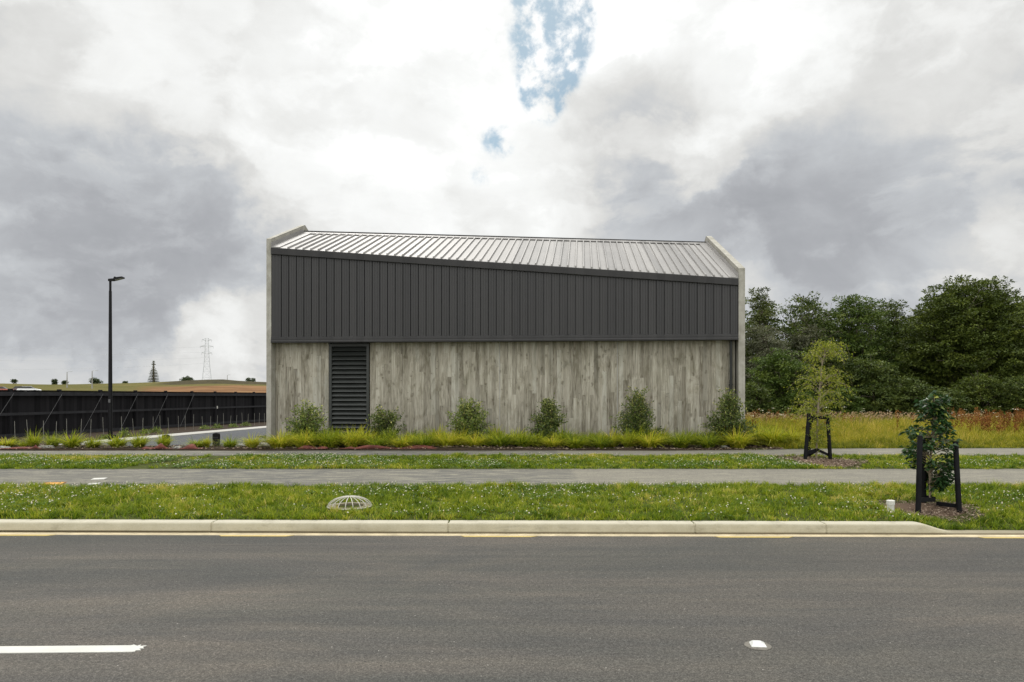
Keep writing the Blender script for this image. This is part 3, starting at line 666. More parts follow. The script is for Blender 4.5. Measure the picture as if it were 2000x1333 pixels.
# ------------------------------------------------------------------ road studs, markings, covers
def flat(name, pts, z, mat, label, cat, group=None):
    o = MB().loft([[(*p, z - .02) for p in pts], [(*p, z) for p in pts]]).build(name, mat); return tag(o, label, cat, group)
def line_y(px, py): Y = Y_of(py, 0.); return (X_at(px, Y), Y)
# frayed end of the centre line
far_e = [line_y(-420, 1265.5), line_y(0, 1264), line_y(255, 1262)]; near_e = [line_y(255, 1274.6), line_y(0, 1277), line_y(-420, 1279.5)]
fray = [line_y(p, q) for p, q in ((262, 1260.6), (268, 1263), (276, 1260.2), (273, 1263.5), (287, 1262), (279, 1265), (281, 1267.5), (272, 1268), (275, 1271), (266, 1271.5), (263, 1274))]
flat('centre_line', far_e + fray + near_e, .005, M['white_paint'], 'white painted centre line with a frayed right end on the asphalt', 'road marking')
gl = 'yellow dashes along the gutter'
for a, c_, py, lab in ((-260, 110, 1045.3, 'yellow painted dash at the left edge of the photo along the gutter'), (428, 575, 1047.2, 'yellow painted dash by the gutter, just right of the first kerb joint'),
                  (900, 1050, 1049.3, 'yellow painted dash by the gutter, below the middle kerb length'), (1395, 1550, 1051.3, 'yellow painted dash by the gutter, left of the ramped kerb end'), (1910, 2200, 1054, 'yellow painted dash beyond the ramped kerb end at the right')):
    Ya = float(kline(X_at(a, 8.55))) - .13; Yc = float(kline(X_at(c_, 8.55))) - .13
    a_, c2 = X_at(a, Ya), X_at(c_, Yc)
    flat('gutter_dash', [(a_, Ya), (a_ + .05, Ya - .06), (c2 - .09, Yc - .06), (c2, Yc)], .005, M['yellow_paint'], lab, 'road marking', gl)
sx, sy = line_y(1480, 1262)
stud = empty('road_stud', (sx, sy, 0), R(-4), 'white reflective road stud on its grey pad in the right lane', 'road stud')
MB().loft([[(.092 * math.cos(t) * s_, .088 * math.sin(t) * s_, z) for t in np.linspace(0, 2 * math.pi, 24, False)] for s_, z in ((1, -.01), (1, .004), (.9, .009))]).build('pad', M['stud_base'], stud, True)
MB().loft([[(-.055, -.048, .008), (.050, -.050, .008), (.058, .045, .008), (-.048, .048, .008)], [(-.052, -.046, .012), (.047, -.048, .012), (.055, .043, .012), (-.045, .046, .012)], [(-.034, -.016, .030), (.020, -.018, .030), (.024, .024, .030), (-.030, .026, .030)]]).build('reflector', M['stud'], stud)
def zp_(py0=.17): return .17
def path_pt(px, py): 
    Y = Y_of(py, .172); return (X_at(px, Y), Y)
oc = empty('valve_cover', (0, 0, 0), 0, 'orange painted valve cover at the near edge of the footpath', 'cover')
def slab(pts, z0, z1): return MB().loft([[(*p, z0) for p in pts], [(*p, z1) for p in pts]])
q = [path_pt(*t) for t in ((78, 948.6), (88, 943.2), (131, 942.2), (122, 948.2))]; slab(q, .12, float(gz(*q[0])) + .012).build('frame', M['rust'], oc)
q = [path_pt(*t) for t in ((84, 947.8), (92, 944.4), (126, 943.6), (119, 947.4))]; slab(q, .13, float(gz(*q[0])) + .017).build('lid', M['orange'], oc)
for t4, lab in ((((177, 938.5), (184, 935.6), (210, 934.6), (203, 937.6)), 'larger white painted patch on the footpath, behind the smaller one'), (((170, 947.5), (178, 944.8), (197, 944.2), (190, 947.2)), 'smaller white painted patch on the near edge of the footpath')):
    q = [path_pt(*t) for t in t4]; o = slab(q, .13, float(gz(*q[0])) + .013).build('paint_patch', M['white_paint']); tag(o, lab, 'paint mark', 'white paint patches on the footpath')

# dome grate
dY = 9.85; dX = X_at(683, dY); dZ = float(gz(dX, dY))
dg = empty('dome_grate', (dX, dY, dZ), R(12), 'pale barred dome grate over a drain in the grass', 'drain grate')
MB().loft([[(r * math.cos(t), r * math.sin(t), z) for t in np.linspace(0, 2 * math.pi, 28, False)] for r, z in ((.31, -.1), (.31, .015), (.29, .03), (.20, .03), (.20, -.1))], False).build('collar', M['tan'], dg, True)
nb = 18; H = .15
for k in range(nb):
    a = 2 * math.pi * k / nb; pts = []
    for t in np.linspace(0, 1, 9):
        ph = t * math.pi / 2; r = .30 * math.cos(ph) + .012; pts.append((r * math.cos(a), r * math.sin(a), .012 + H * math.sin(ph)))
    MB().tube(pts, .0058, 6).build('bar', M['galv'], dg, True)
MB().tube([(.315 * math.cos(t), .315 * math.sin(t), .022) for t in np.linspace(0, 2 * math.pi, 33)], .008, 6).build('ring', M['galv'], dg, True)
# white pipe
pY = 9.4; pX = X_at(1739.5, pY); pZ = float(gz(pX, pY)); pc = empty('white_pipe', (pX, pY, pZ), 0, 'short white plastic pipe with a cap beside the mulch', 'pipe')
MB().tube([(0, 0, -.1), (0, 0, .145)], .046, 20).build('pipe', M['pvc'], pc, True)
MB().tube([(0, 0, .128), (0, 0, .18), (0, 0, .188)], [.053, .053, .046], 20).build('cap', M['pvc'], pc, True)

# ------------------------------------------------------------------ scattered vegetation makers
def blades(pos, hgt, wid, lean, az, tint, seg=2, droop=.35):
    n = len(pos); pos = np.asarray(pos, float)
    d = np.stack([np.cos(az), np.sin(az), np.zeros(n)], -1); fa_ = az + np.pi / 2 + rng.uniform(-.9, .9, n)
    s = np.stack([np.cos(fa_), np.sin(fa_), np.zeros(n)], -1)
    V = np.zeros((n, 2 * seg + 1, 3))
    for k in range(seg + 1):
        t = k / seg
        c = pos + d * (lean * hgt * t ** 1.6)[:, None]; c[:, 2] += hgt * t * (1 - droop * lean * t)
        if k < seg:
            wv = s * (wid * (1 - .75 * t ** 1.5) / 2)[:, None]; V[:, 2 * k] = c - wv; V[:, 2 * k + 1] = c + wv
        else: V[:, 2 * seg] = c
    m = 2 * seg + 1; base = (np.arange(n) * m)[:, None]; fs = []
    for k in range(seg - 1): fs.append(base + np.array([[2 * k, 2 * k + 1, 2 * k + 3, 2 * k + 2]]))
    tri = base + np.array([[2 * seg - 2, 2 * seg - 1, 2 * seg]])
    return V.reshape(-1, 3), fs + [tri], np.repeat(tint, m)
def leaves(pos, axis, length, width, tint, updroop=.15, flat_=.6):
    """diamond leaf cards; flat_: how much the blade faces up"""
    n = len(pos); axis = axis / np.linalg.norm(axis, axis=1, keepdims=True)
    rv = rng.normal(size=(n, 3)); rv[:, 2] *= (1 - flat_)
    s = np.cross(axis, np.array([0, 0, 1.])) * flat_ + np.cross(axis, rv) * (1 - flat_) + 1e-4
    s /= np.linalg.norm(s, axis=1, keepdims=True)
    l_, w_ = length[:, None], width[:, None]
    dr = np.array([0, 0, -1.]) * (updroop * l_)
    V = np.stack([pos, pos + axis * l_ * .45 + s * w_ * .5, pos + axis * l_ + dr, pos + axis * l_ * .45 - s * w_ * .5], 1)
    return V.reshape(-1, 3), [np.arange(n * 4).reshape(-1, 4)], np.repeat(tint, 4)
def join(parts):
    Vs, Ts, by = [], [], {}; k = 0
    for V, fs, t in parts:
        for f in fs: by.setdefault(f.shape[1], []).append(f + k)
        Vs.append(V); Ts.append(t); k += len(V)
    return np.concatenate(Vs), [np.concatenate(v) for v in by.values()], np.concatenate(Ts)

# lawns ------------------------------------------------------------
mulchA = (X_at(1592, 16.6), 16.15, .95, 1.35); mulchB = (X_at(1822, 9.9), 9.95, .74, .62)
def in_mulch(X, Y, s=1.):
    o = np.zeros(len(X), bool)
    for cx, cy, rx, ry in (mulchA, mulchB):
        a = np.arctan2(Y - cy, X - cx); o |= ((X - cx) / rx) ** 2 + ((Y - cy) / ry) ** 2 < s * (1 + .14 * np.sin(3 * a + cx) + .08 * np.sin(7 * a)) ** 2
    return o
def lawn(y0f, y1f, x0, x1, dens, hmin, hmax, wid, seed, tufts=60, sig=.042):
    A = (x1 - x0) * 3.2; n = int(A * dens); m = int(A * tufts)
    TX = rng.uniform(x0, x1, m); TY = rng.uniform(0, 1, m); ht = rng.uniform(.35, 1.15, m) ** 1.2; tt_ = rng.normal(0, .20, m); ta = rng.uniform(0, 6.28, m)
    i = rng.integers(0, m, n); ang = rng.uniform(0, 6.28, n); rad = np.abs(rng.normal(0, sig, n))
    lo, hi = y0f(TX), y1f(TX); X = TX[i] + rad * np.cos(ang); Y = (lo + (hi - lo) * TY)[i] + rad * np.sin(ang)
    k = rng.uniform(0, 1, n) < .18; X[k] = rng.uniform(x0, x1, k.sum()); Y[k] = y0f(X[k]) + (y1f(X[k]) - y0f(X[k])) * rng.uniform(0, 1, k.sum())
    keep = ~in_mulch(X, Y, 1.0) & (((X - dX) / .36) ** 2 + ((Y - dY) / .33) ** 2 > 1) & (Y > y0f(X)) & (Y < y1f(X) + .05)
    for cx_, cy_ in ((X_at(105, 12.1), 12.05), (X_at(184, 12.1), 12.05)): keep &= ~((np.abs(X - cx_) < .3) & (Y > 11.9))
    pat = wave(X, Y, seed, 1.6) * .5 + wave(X, Y, seed + 1, 5) * .5
    keep &= rng.uniform(0, 1, n) < np.clip(.85 + pat * .5, .2, 1)
    X, Y, i, ang = X[keep], Y[keep], i[keep], ang[keep]; n = len(X)
    tall = np.clip(ht[i] + .30 * wave(X, Y, seed + 2, 2.2), .1, 1.4)
    hgt = (hmin + (hmax - hmin) * tall) * rng.uniform(.5, 1.2, n)
    dry = wave(X, Y, seed + 5, .9)
    tint = np.clip(.47 + tt_[i] + .16 * wave(X, Y, seed + 4, 1.3) + rng.normal(0, .15, n) + np.where(dry > .55, .22, 0), 0, 1)
    return blades(np.stack([X, Y, gz(X, Y) - .008], -1), hgt, wid * rng.uniform(.6, 1.4, n), rng.uniform(.2, 1.1, n), np.where(rng.uniform(0, 1, n) < .6, ang, ta[i]) + rng.normal(0, .4, n), tint, 2)
kl = lambda X: kline(X) + .20
wob1 = lambda X: 12.02 + .012 * X + .07 * wave(X, X * 0, 21, 4) + .05 * wave(X, X * 0, 22, 13)
wob2 = lambda X: 14.58 + .07 * wave(X, X * 0, 23, 4)
wob3 = lambda X: 17.72 + .09 * wave(X, X * 0, 24, 3)
tag(npmesh('grass', *(lambda q: (q[0], q[1], M['grass'], None, q[2]))(lawn(kl, wob1, -13.5, 13.5, 3000, .03, .125, .0105, 30))), 'bright green lawn strip between kerb and footpath', kind='stuff')
tag(npmesh('grass', *(lambda q: (q[0], q[1], M['grass'], None, q[2]))(lawn(wob2, wob3, -18.5, 18.5, 1500, .03, .105, .015, 50, 30, .055))), 'bright green lawn strip between the two footpaths', kind='stuff')
def clover(y0f, y1f, x0, x1, n, seed, r, thr, far):
    X = rng.uniform(x0, x1, n * 5); lo, hi = y0f(X), y1f(X); Y = lo + (hi - lo) * rng.uniform(.03, .97, len(X))
    pat = .6 * wave(X, Y, seed, 1.3) + .5 * wave(X, Y, seed + 1, 3.5)
    if far: pat += .45 * np.clip(1 - np.abs(X + 4.5) / 3.5, 0, 1)
    else: pat += .5 * np.clip(1 - np.abs(X + 7.5) / 1.5, 0, 1) + .35 * (Y > 10.9) * (X < 3.6)
    k = (pat > thr - rng.exponential(.28, len(X))) & ~in_mulch(X, Y, 1.1) & (((X - dX) / .4) ** 2 + ((Y - dY) / .36) ** 2 > 1)
    X, Y = X[k][:n], Y[k][:n]; m = len(X)
    Z = gz(X, Y) + rng.uniform(.05, .105, m); rr = r * rng.uniform(.6, 1.35, m)
    oct_ = np.array([(1, 0, 0), (0, 1, 0), (-1, 0, 0), (0, -1, 0), (0, 0, .9), (0, 0, -.7)]); a = rng.uniform(0, 1.57, m)
    V = oct_[None] * rr[:, None, None]; ca_, sa_ = np.cos(a)[:, None], np.sin(a)[:, None]
    V = np.stack([V[..., 0] * ca_ - V[..., 1] * sa_, V[..., 0] * sa_ + V[..., 1] * ca_, V[..., 2]], -1) + np.stack([X, Y, Z], -1)[:, None]
    f = np.array([(0, 1, 4), (1, 2, 4), (2, 3, 4), (3, 0, 4), (1, 0, 5), (2, 1, 5), (3, 2, 5), (0, 3, 5)])
    fs = (np.arange(m) * 6)[:, None, None] + f[None]
    # leaves of the same plants
    nl = m * 14; i = rng.integers(0, m, nl); P_ = np.stack([X[i] + rng.normal(0, .12, nl), Y[i] + rng.normal(0, .10, nl)], -1)
    ok = (P_[:, 1] > y0f(P_[:, 0]) + .03) & (P_[:, 1] < y1f(P_[:, 0]) - .02); P_ = P_[ok]; nl = len(P_)
    pos = np.stack([P_[:, 0], P_[:, 1], gz(P_[:, 0], P_[:, 1]) + rng.uniform(.02, .075, nl)], -1); az = rng.uniform(0, 6.28, nl)
    LV = leaves(pos, np.stack([np.cos(az), np.sin(az), rng.uniform(-.1, .5, nl)], -1), rng.uniform(.022, .04, nl) * (1.3 if far else 1), rng.uniform(.02, .034, nl) * (1.3 if far else 1), np.clip(rng.normal(.5, .22, nl), 0, 1), .1, .8)
    return (V.reshape(-1, 3), [fs.reshape(-1, 3)], np.repeat(rng.uniform(0, 1, m), 6)), LV
for args, lab in (((kl, wob1, -11, 11, 1150, 61, .0115, .55, False), 'nearer lawn strip'), ((wob2, wob3, -15.5, 15.5, 1750, 71, .0115, .55, True), 'farther lawn strip')):
    fl_, lv_ = clover(*args)
    tag(npmesh('clover_flowers', fl_[0], fl_[1], M['flower'], tint=fl_[2]), 'white clover flowers dotted over the ' + lab, kind='stuff')
    tag(npmesh('clover_leaves', lv_[0], lv_[1], M['clover'], tint=lv_[2]), 'dark clover leaves low in the ' + lab, kind='stuff')
# mulch chips
for (cx, cy, rx, ry), lab, sz, n in ((mulchA, 'brown bark mulch around the yellow-green staked tree', .05, 1900), (mulchB, 'brown bark mulch around the dark glossy staked tree', .032, 2600)):
    a = rng.uniform(0, 6.28, n); r = np.sqrt(rng.uniform(0, 1, n)) * (1 + .14 * np.sin(3 * a + cx) + .08 * np.sin(7 * a)); X = cx + rx * r * np.cos(a); Y = cy + ry * r * np.sin(a)
    k = Y < 17.6; X, Y = X[k], Y[k]; k = ((Y > 14.68) | (Y < 14.)); X, Y, r_ = X[k], Y[k], r[:len(X)]; n = len(X)
    Z = gz(X, Y) + .012 + rng.uniform(0, .025, n); az = rng.uniform(0, 6.28, n)
    LV = leaves(np.stack([X, Y, Z], -1), np.stack([np.cos(az), np.sin(az), rng.uniform(-.25, .35, n)], -1), sz * rng.uniform(.5, 1.6, n), sz * .45 * rng.uniform(.5, 1.4, n), rng.uniform(0, 1, n), 0, .75)
    bx = 28; ring = [(cx + rx * 1.0 * math.cos(t) * (1 + .14 * math.sin(3 * t + cx)), cy + ry * math.sin(t) * (1 + .14 * math.sin(3 * t + cx))) for t in np.linspace(0, 2 * math.pi, bx, False)]
    ring = [(x, min(max(y, 14.62 if cy > 14 else 0), 17.66)) for x, y in ring]
    V = [(x, y, float(gz(x, y)) - .02) for x, y in ring] + [(cx + (x - cx) * .6, cy + (y - cy) * .6, float(gz(x, y)) + .012) for x, y in ring] + [(cx, cy, float(gz(cx, cy)) + .03)]
    f4 = np.array([(i, (i + 1) % bx, bx + (i + 1) % bx, bx + i) for i in range(bx)]); f3 = np.array([(bx + i, bx + (i + 1) % bx, 2 * bx) for i in range(bx)])
    J = join([LV, (np.array(V), [f4, f3], np.full(len(V), .12))])
    tag(npmesh('mulch', J[0], J[1], M['chips'], tint=J[2]), lab, kind='stuff')
# bark litter on the planting bed
n = 5000; X = rng.uniform(-16, 7.7, n); Y = np.where(X < FL.x, rng.uniform(19.2, 20.7, n), 19.25 + rng.exponential(.6, n)); Y = np.minimum(Y, 23)
az = rng.uniform(0, 6.28, n); LV = leaves(np.stack([X, Y, gz(X, Y) + .055 + .03 * wave(X, Y, 5, 2.)], -1), np.stack([np.cos(az), np.sin(az), rng.uniform(-.2, .4, n)], -1), rng.uniform(.03, .10, n), rng.uniform(.015, .04, n), rng.uniform(0, .9, n), 0, .7)
tag(npmesh('bark_litter', LV[0], LV[1], M['chips'], tint=LV[2]), 'bark and dry leaf litter over the planting bed', kind='stuff')

# meadow ------------------------------------------------------------
def meadow_pts(n, y0, y1, pw=1.6):
    Y = y0 + (y1 - y0) * rng.uniform(0, 1, n) ** pw; px = rng.uniform(1425, 2260, n); X = X_at(px, Y)
    edge = np.array([farY1(x) for x in X]) + .1; k = (Y > edge) & ~((X < 7.9 + .1 * (Y - 22)) )
    return X[k], Y[k]
TX, TY = meadow_pts(6300, 19.9, 40, 1.5); m = len(TX); n = 97000; i = rng.integers(0, m, n); ang = rng.uniform(0, 6.28, n); rad = np.abs(rng.normal(0, .13, n))
X, Y = TX[i] + rad * np.cos(ang), TY[i] + rad * np.sin(ang); k = (Y > np.array([farY1(x) for x in X]) + .04) & (X > 7.85 + .1 * (Y - 22)); X, Y, i, ang = X[k], Y[k], i[k], ang[k]; n = len(X)
hg = (.16 + .40 * np.clip((Y - 19.9) / 6.5, 0, 1) + .10 * wave(X, Y, 81, 1.3)) * rng.uniform(.55, 1.35, m)[i] * rng.uniform(.55, 1.15, n)
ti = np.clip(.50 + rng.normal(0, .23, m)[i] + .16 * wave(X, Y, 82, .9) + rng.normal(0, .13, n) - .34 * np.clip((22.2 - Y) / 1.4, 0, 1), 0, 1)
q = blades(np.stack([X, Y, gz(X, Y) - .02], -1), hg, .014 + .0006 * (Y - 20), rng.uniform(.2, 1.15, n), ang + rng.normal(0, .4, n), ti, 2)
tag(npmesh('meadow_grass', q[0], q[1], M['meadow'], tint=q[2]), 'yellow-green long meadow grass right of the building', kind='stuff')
X, Y = meadow_pts(3300, 32, 41, 1.0); n = len(X)
az = rng.normal(.3, .5, n); hg = rng.uniform(.45, .78, n) + .10 * wave(X, Y, 85, .7)
q1 = blades(np.stack([X, Y, gz(X, Y)], -1), hg, np.full(n, .016), rng.uniform(.15, .5, n), az, np.clip(rng.normal(.6, .2, n), 0, 1), 2)
tip = np.stack([X + np.cos(az) * .3 * hg, Y + np.sin(az) * .3 * hg, gz(X, Y) + hg * .80], -1)
q2 = leaves(tip, np.stack([np.cos(az) * .6, np.sin(az) * .6, np.ones(n) * .6], -1), rng.uniform(.12, .24, n), rng.uniform(.03, .05, n), np.clip(rng.normal(.6, .25, n), 0, 1), .3, .2)
J = join([q1, q2]); tag(npmesh('seed_grass', J[0], J[1], M['seed'], tint=J[2]), 'pinkish buff seed heads along the back of the meadow', kind='stuff')
# rusty docks: spikes of tiny seeds
parts = []; nd = 620
X, Y = meadow_pts(3600, 24.0, 40, 1.0); px = 1000 + F * X / Y
dens = np.where(px > 1855, .50 - .012 * np.abs(Y - 27), .012 + .05 * (Y > 31)); k = rng.uniform(0, 1, len(X)) < dens; X, Y = X[k][:nd], Y[k][:nd]; nd = len(X)
hh = rng.uniform(.35, .95, nd); ns = 46; t = rng.uniform(.35, 1, (nd, ns))
P_ = np.stack([X[:, None] + rng.normal(0, .035, (nd, ns)) + .08 * t, Y[:, None] + rng.normal(0, .035, (nd, ns)), gz(X, Y)[:, None] + t * hh[:, None]], -1).reshape(-1, 3)
az = rng.uniform(0, 6.28, nd * ns); ax = np.stack([np.cos(az) * .5, np.sin(az) * .5, rng.uniform(.3, 1, nd * ns)], -1)
q1 = leaves(P_, ax, rng.uniform(.04, .09, nd * ns), rng.uniform(.025, .05, nd * ns), np.clip(np.repeat(rng.uniform(.15, .8, nd), ns) + rng.normal(0, .15, nd * ns), 0, 1), .1, .1)
q2 = blades(np.stack([X, Y, gz(X, Y)], -1), hh, np.full(nd, .02), np.full(nd, .08), np.zeros(nd), np.full(nd, .3), 2)
J = join([q1, q2]); tag(npmesh('dock_seed_spikes', J[0], J[1], M['dock'], tint=J[2]), 'rust-red dock seed spikes standing in the meadow', kind='stuff')
X, Y = meadow_pts(48, 29, 38, 1.0); n = len(X); zz_ = gz(X, Y) + rng.uniform(.62, .98, n); k = 8; az = rng.uniform(0, 6.28, (n, k))
P_ = (np.stack([X, Y, zz_], -1)[:, None] + rng.normal(0, .05, (n, k, 3)) * np.array([1, 1, .25])).reshape(-1, 3)
q1 = leaves(P_, np.stack([np.cos(az.ravel()), np.sin(az.ravel()), np.full(n * k, .1)], -1), np.full(n * k, .06), np.full(n * k, .05), rng.uniform(.3, .8, n * k), 0, .8)
tag(npmesh('white_umbels', q1[0], q1[1], M['flower'], tint=q1[2]), 'white wild flower heads at the back of the meadow', kind='stuff')

# tussocks -----------------------------------------------------------
def tussock_mesh(seed, n, hh, spread, wind):
    r = np.random.default_rng(seed); a = r.uniform(0, 6.28, n); rad = .15 * np.sqrt(r.uniform(0, 1, n))
    pos = np.stack([rad * np.cos(a), rad * np.sin(a), np.full(n, -.03)], -1); az = a + r.normal(0, .35, n)
    az = np.arctan2(np.sin(az) + .1, np.cos(az) + wind)
    return blades(pos, hh * r.uniform(.5, 1.25, n), .017 * r.uniform(.7, 1.5, n), np.clip(r.normal(spread, .3, n), .15, 1.6), az, np.clip(.45 + (-.18, .1, 0., .16, -.08, .05, -.14)[seed % 7] + .25 * (r.uniform(size=n) - .5) + r.normal(0, .18, n), 0, 1), 5, .55)
TV = []
for i in range(7):
    q = tussock_mesh(100 + i, 470, .56, .95, (.35, .0, .5, -.1, .25, .4, .1)[i]); o = npmesh('tussock', q[0], q[1], M['tussock'], tint=q[2]); TV.append(o)
used = set()
GT = 'green tussocks planted in the bed'
def tussock(px, Y, w_, hpx, label, kind=None):
    i = kind if kind is not None else random.randrange(7)
    o = TV[i] if i not in used else TV[i].copy()
    if i in used: C.objects.link(o)
    used.add(i)
    x = X_at(px, Y); s = random.uniform(.82, 1.2) * w_ * Y / F / .95; sz = random.uniform(.78, 1.16) * hpx * Y / F / .42
    o.location = (x, Y, float(gz(x, Y)) + .03); o.rotation_euler = (0, 0, random.uniform(-.5, .5)); o.scale = (s, s, sz); tag(o, label, 'grass tussock', GT)
for px, Y, w_, hp, lab in (
    (12, 20.0, 44, 22, 'loose green tussock at the far left edge before the fence'), (47, 19.9, 30, 18, 'low green tussock beside the dark bollard at far left'), (66, 20.1, 44, 34, 'tall wispy tussock leaning right near the far left bollard'),
    (103, 19.9, 48, 30, 'broad green tussock left of the fullest driveway tussock'), (141, 19.8, 56, 34, 'fullest green tussock in the row before the black fence'), (182, 19.9, 46, 26, 'low tussock left of the lamp post foot'),
    (229, 19.8, 52, 28, 'green tussock right under the street lamp'), (272, 19.8, 44, 30, 'upright tussock leaning over red-brown fabric beside the driveway'), (320, 19.9, 38, 30, 'tussock standing in front of the half hidden bollard'),
    (386, 19.9, 46, 20, 'low sprawling tussock left of the round-topped bollard'), (404, 19.9, 22, 22, 'brownish small tussock touching the sprawling one by the round-topped bollard'), (449, 19.8, 50, 25, 'wide green tussock right of the round-topped bollard'),
    (492, 19.8, 44, 31, 'green tussock before the driveway, nearest the building corner')): tussock(px, Y, w_ * 1.0, hp * 1.0, lab, random.choice((0, 4, 6, 2)))
front = [545, 590, 642, 686, 737, 785, 830, 873, 926, 979, 1022, 1079, 1124, 1174, 1228, 1268, 1329, 1383, 1441]
ordn = ['first', 'second', 'third', 'fourth', 'fifth', 'sixth', 'seventh', 'eighth', 'ninth', 'tenth', 'eleventh', 'twelfth', 'thirteenth', 'fourteenth', 'fifteenth', 'sixteenth', 'seventeenth', 'eighteenth', 'nineteenth', 'twentieth', 'twenty-first', 'twenty-second', 'twenty-third']
for i, px in enumerate(front): tussock(px, 19.85 + random.uniform(-.1, .2), random.uniform(56, 68), random.uniform(29, 36), f'yellow-green tussock along the wall, {ordn[i]} from the left in the front row')
midr = [566, 615, 664, 712, 760, 808, 852, 900, 952, 1001, 1050, 1101, 1149, 1200, 1249, 1300, 1356, 1408, 1455]
for i, px in enumerate(midr): tussock(px + random.uniform(-6, 6), 20.75 + random.uniform(-.15, .2), random.uniform(54, 64), random.uniform(29, 36), f'yellow-green tussock along the wall, {ordn[i]} from the left in the middle row')
backr = [585, 650, 700, 805, 850, 965, 1015, 1120, 1165, 1290, 1345]
for i, px in enumerate(backr): tussock(px, 21.8 + random.uniform(-.15, .2), random.uniform(50, 60), random.uniform(26, 33), f'yellow-green tussock against the wall, {ordn[i]} from the left in the back row')
mw = [(1478, 21.0), (1510, 20.6), (1500, 21.8), (1545, 20.9), (1470, 22.4)]
for (px, Y), lab in zip(mw, ('tussock just right of the building corner shrub', 'tussock at the near left edge of the meadow', 'rear tussock at the left edge of the meadow', 'tussock left of the yellow-green staked tree, at the meadow edge', 'tussock close behind the right end wall corner')): tussock(px, Y, 66, 36, lab)

# ------------------------------------------------------------------ woody plants
def branch_pts(p0, p1, k=5, wob=.06, sag=0.):
    p0, p1 = Vector(p0), Vector(p1); L_ = (p1 - p0).length; out = []
    for i in range(k + 1):
        t = i / k; q = p0.lerp(p1, t)
        if 0 < i: q += Vector((random.gauss(0, wob), random.gauss(0, wob), random.gauss(0, wob * .6))) * L_ * (.4 + t) * .5
        q.z += sag * L_ * math.sin(math.pi * t) * .3; out.append(q)
    return out
def shrub(px, Y, top_py, wpx, nleaf, mat, label, seed, shape):
    global rng
    rng = np.random.default_rng(seed); random.seed(seed)
    x = X_at(px, Y); z = float(gz(x, Y)); hgt = Z_at(top_py, Y) - z; rad = wpx * Y / F / 2
    o = empty('shrub', (x, Y, z), 0, label, 'shrub', 'young shrubs along the concrete wall')
    st = MB(); P_, AX = [], []; rad *= 1.22; hgt *= 1.04; nst = int(nleaf / 14)
    for k in range(nst):
        a = random.uniform(0, 6.28); t = random.uniform(.12, 1.0) ** .9
        lump = 1 + .22 * math.sin(a * 2 + t * 5 + seed) + .14 * math.sin(a * 4 - t * 9 + seed * 2)
        rr = rad * shape(t) * lump * random.uniform(.35, 1.12); e = Vector((rr * math.cos(a), rr * math.sin(a), hgt * t * random.uniform(.86, 1.04)))
        pts = branch_pts((0, 0, max(0, e.z * .30 - .08)), e, 6, .10, .25); st.tube(pts, list(np.linspace(.009, .0025, 7)), 4)
        d = (pts[-1] - pts[-3]).normalized()
        for q_ in range(46):
            v = random.uniform(.22, 1.06); i_ = min(5, int(v * 6)); c_ = pts[i_].lerp(pts[i_ + 1], v * 6 - i_); sg = .035 + .03 * (1 - v)
            P_.append((c_.x + random.gauss(0, sg), c_.y + random.gauss(0, sg), max(.03, c_.z + random.gauss(0, sg)))); AX.append((d.x * .5 + random.gauss(0, .6), d.y * .5 + random.gauss(0, .6), d.z * .5 + .25 + random.gauss(0, .5)))
    for k in range(3): st.tube(branch_pts((random.uniform(-.05, .05), random.uniform(-.05, .05), -.1), (random.uniform(-.15, .15), random.uniform(-.1, .1), hgt * .8), 5, .06), [.02, .018, .014, .01, .007, .004], 6)
    st.build('stems', M['bark'], o)
    P_ = np.array(P_); n = len(P_)
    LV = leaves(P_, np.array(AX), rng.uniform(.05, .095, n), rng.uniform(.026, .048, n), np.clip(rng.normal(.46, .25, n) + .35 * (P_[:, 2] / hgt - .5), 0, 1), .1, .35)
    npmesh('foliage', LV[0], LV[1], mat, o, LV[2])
egg = lambda t: max(.05, math.sin(math.pi * min(1, .12 + t * .86)) ** .7 * (1.05 - .25 * t))
cone = lambda t: max(.05, (1.12 - t) ** .75 * min(1, .55 + t * 2.2))
vase = lambda t: max(.05, .55 + .5 * math.sin(t * 3.0)) * (1 if t < .9 else .75)
shrub(600, 21.5, 787, 64, 1500, M['shrub'], 'open light green shrub by the wall, left of the louvred vent', 1, vase)
shrub(752, 22.0, 797, 58, 1500, M['shrub_blue'], 'smallest shrub by the wall, just right of the louvred vent', 2, vase)
shrub(917, 21.7, 785, 78, 2600, M['shrub'], 'rounded bushy shrub by the wall left of the middle panel joint', 3, egg)
shrub(1072, 21.7, 783, 74, 2600, M['shrub_blue'], 'cone shaped shrub by the wall, right of the middle panel joint', 4, cone)
shrub(1243, 21.3, 767, 80, 2700, M['shrub_blue'], 'tall spiky shrub by the wall below the right panel joint', 5, cone)
shrub(1424, 20.7, 772, 82, 3200, M['shrub_blue'], 'dense dark shrub at the right corner hiding the downpipe foot', 6, cone)

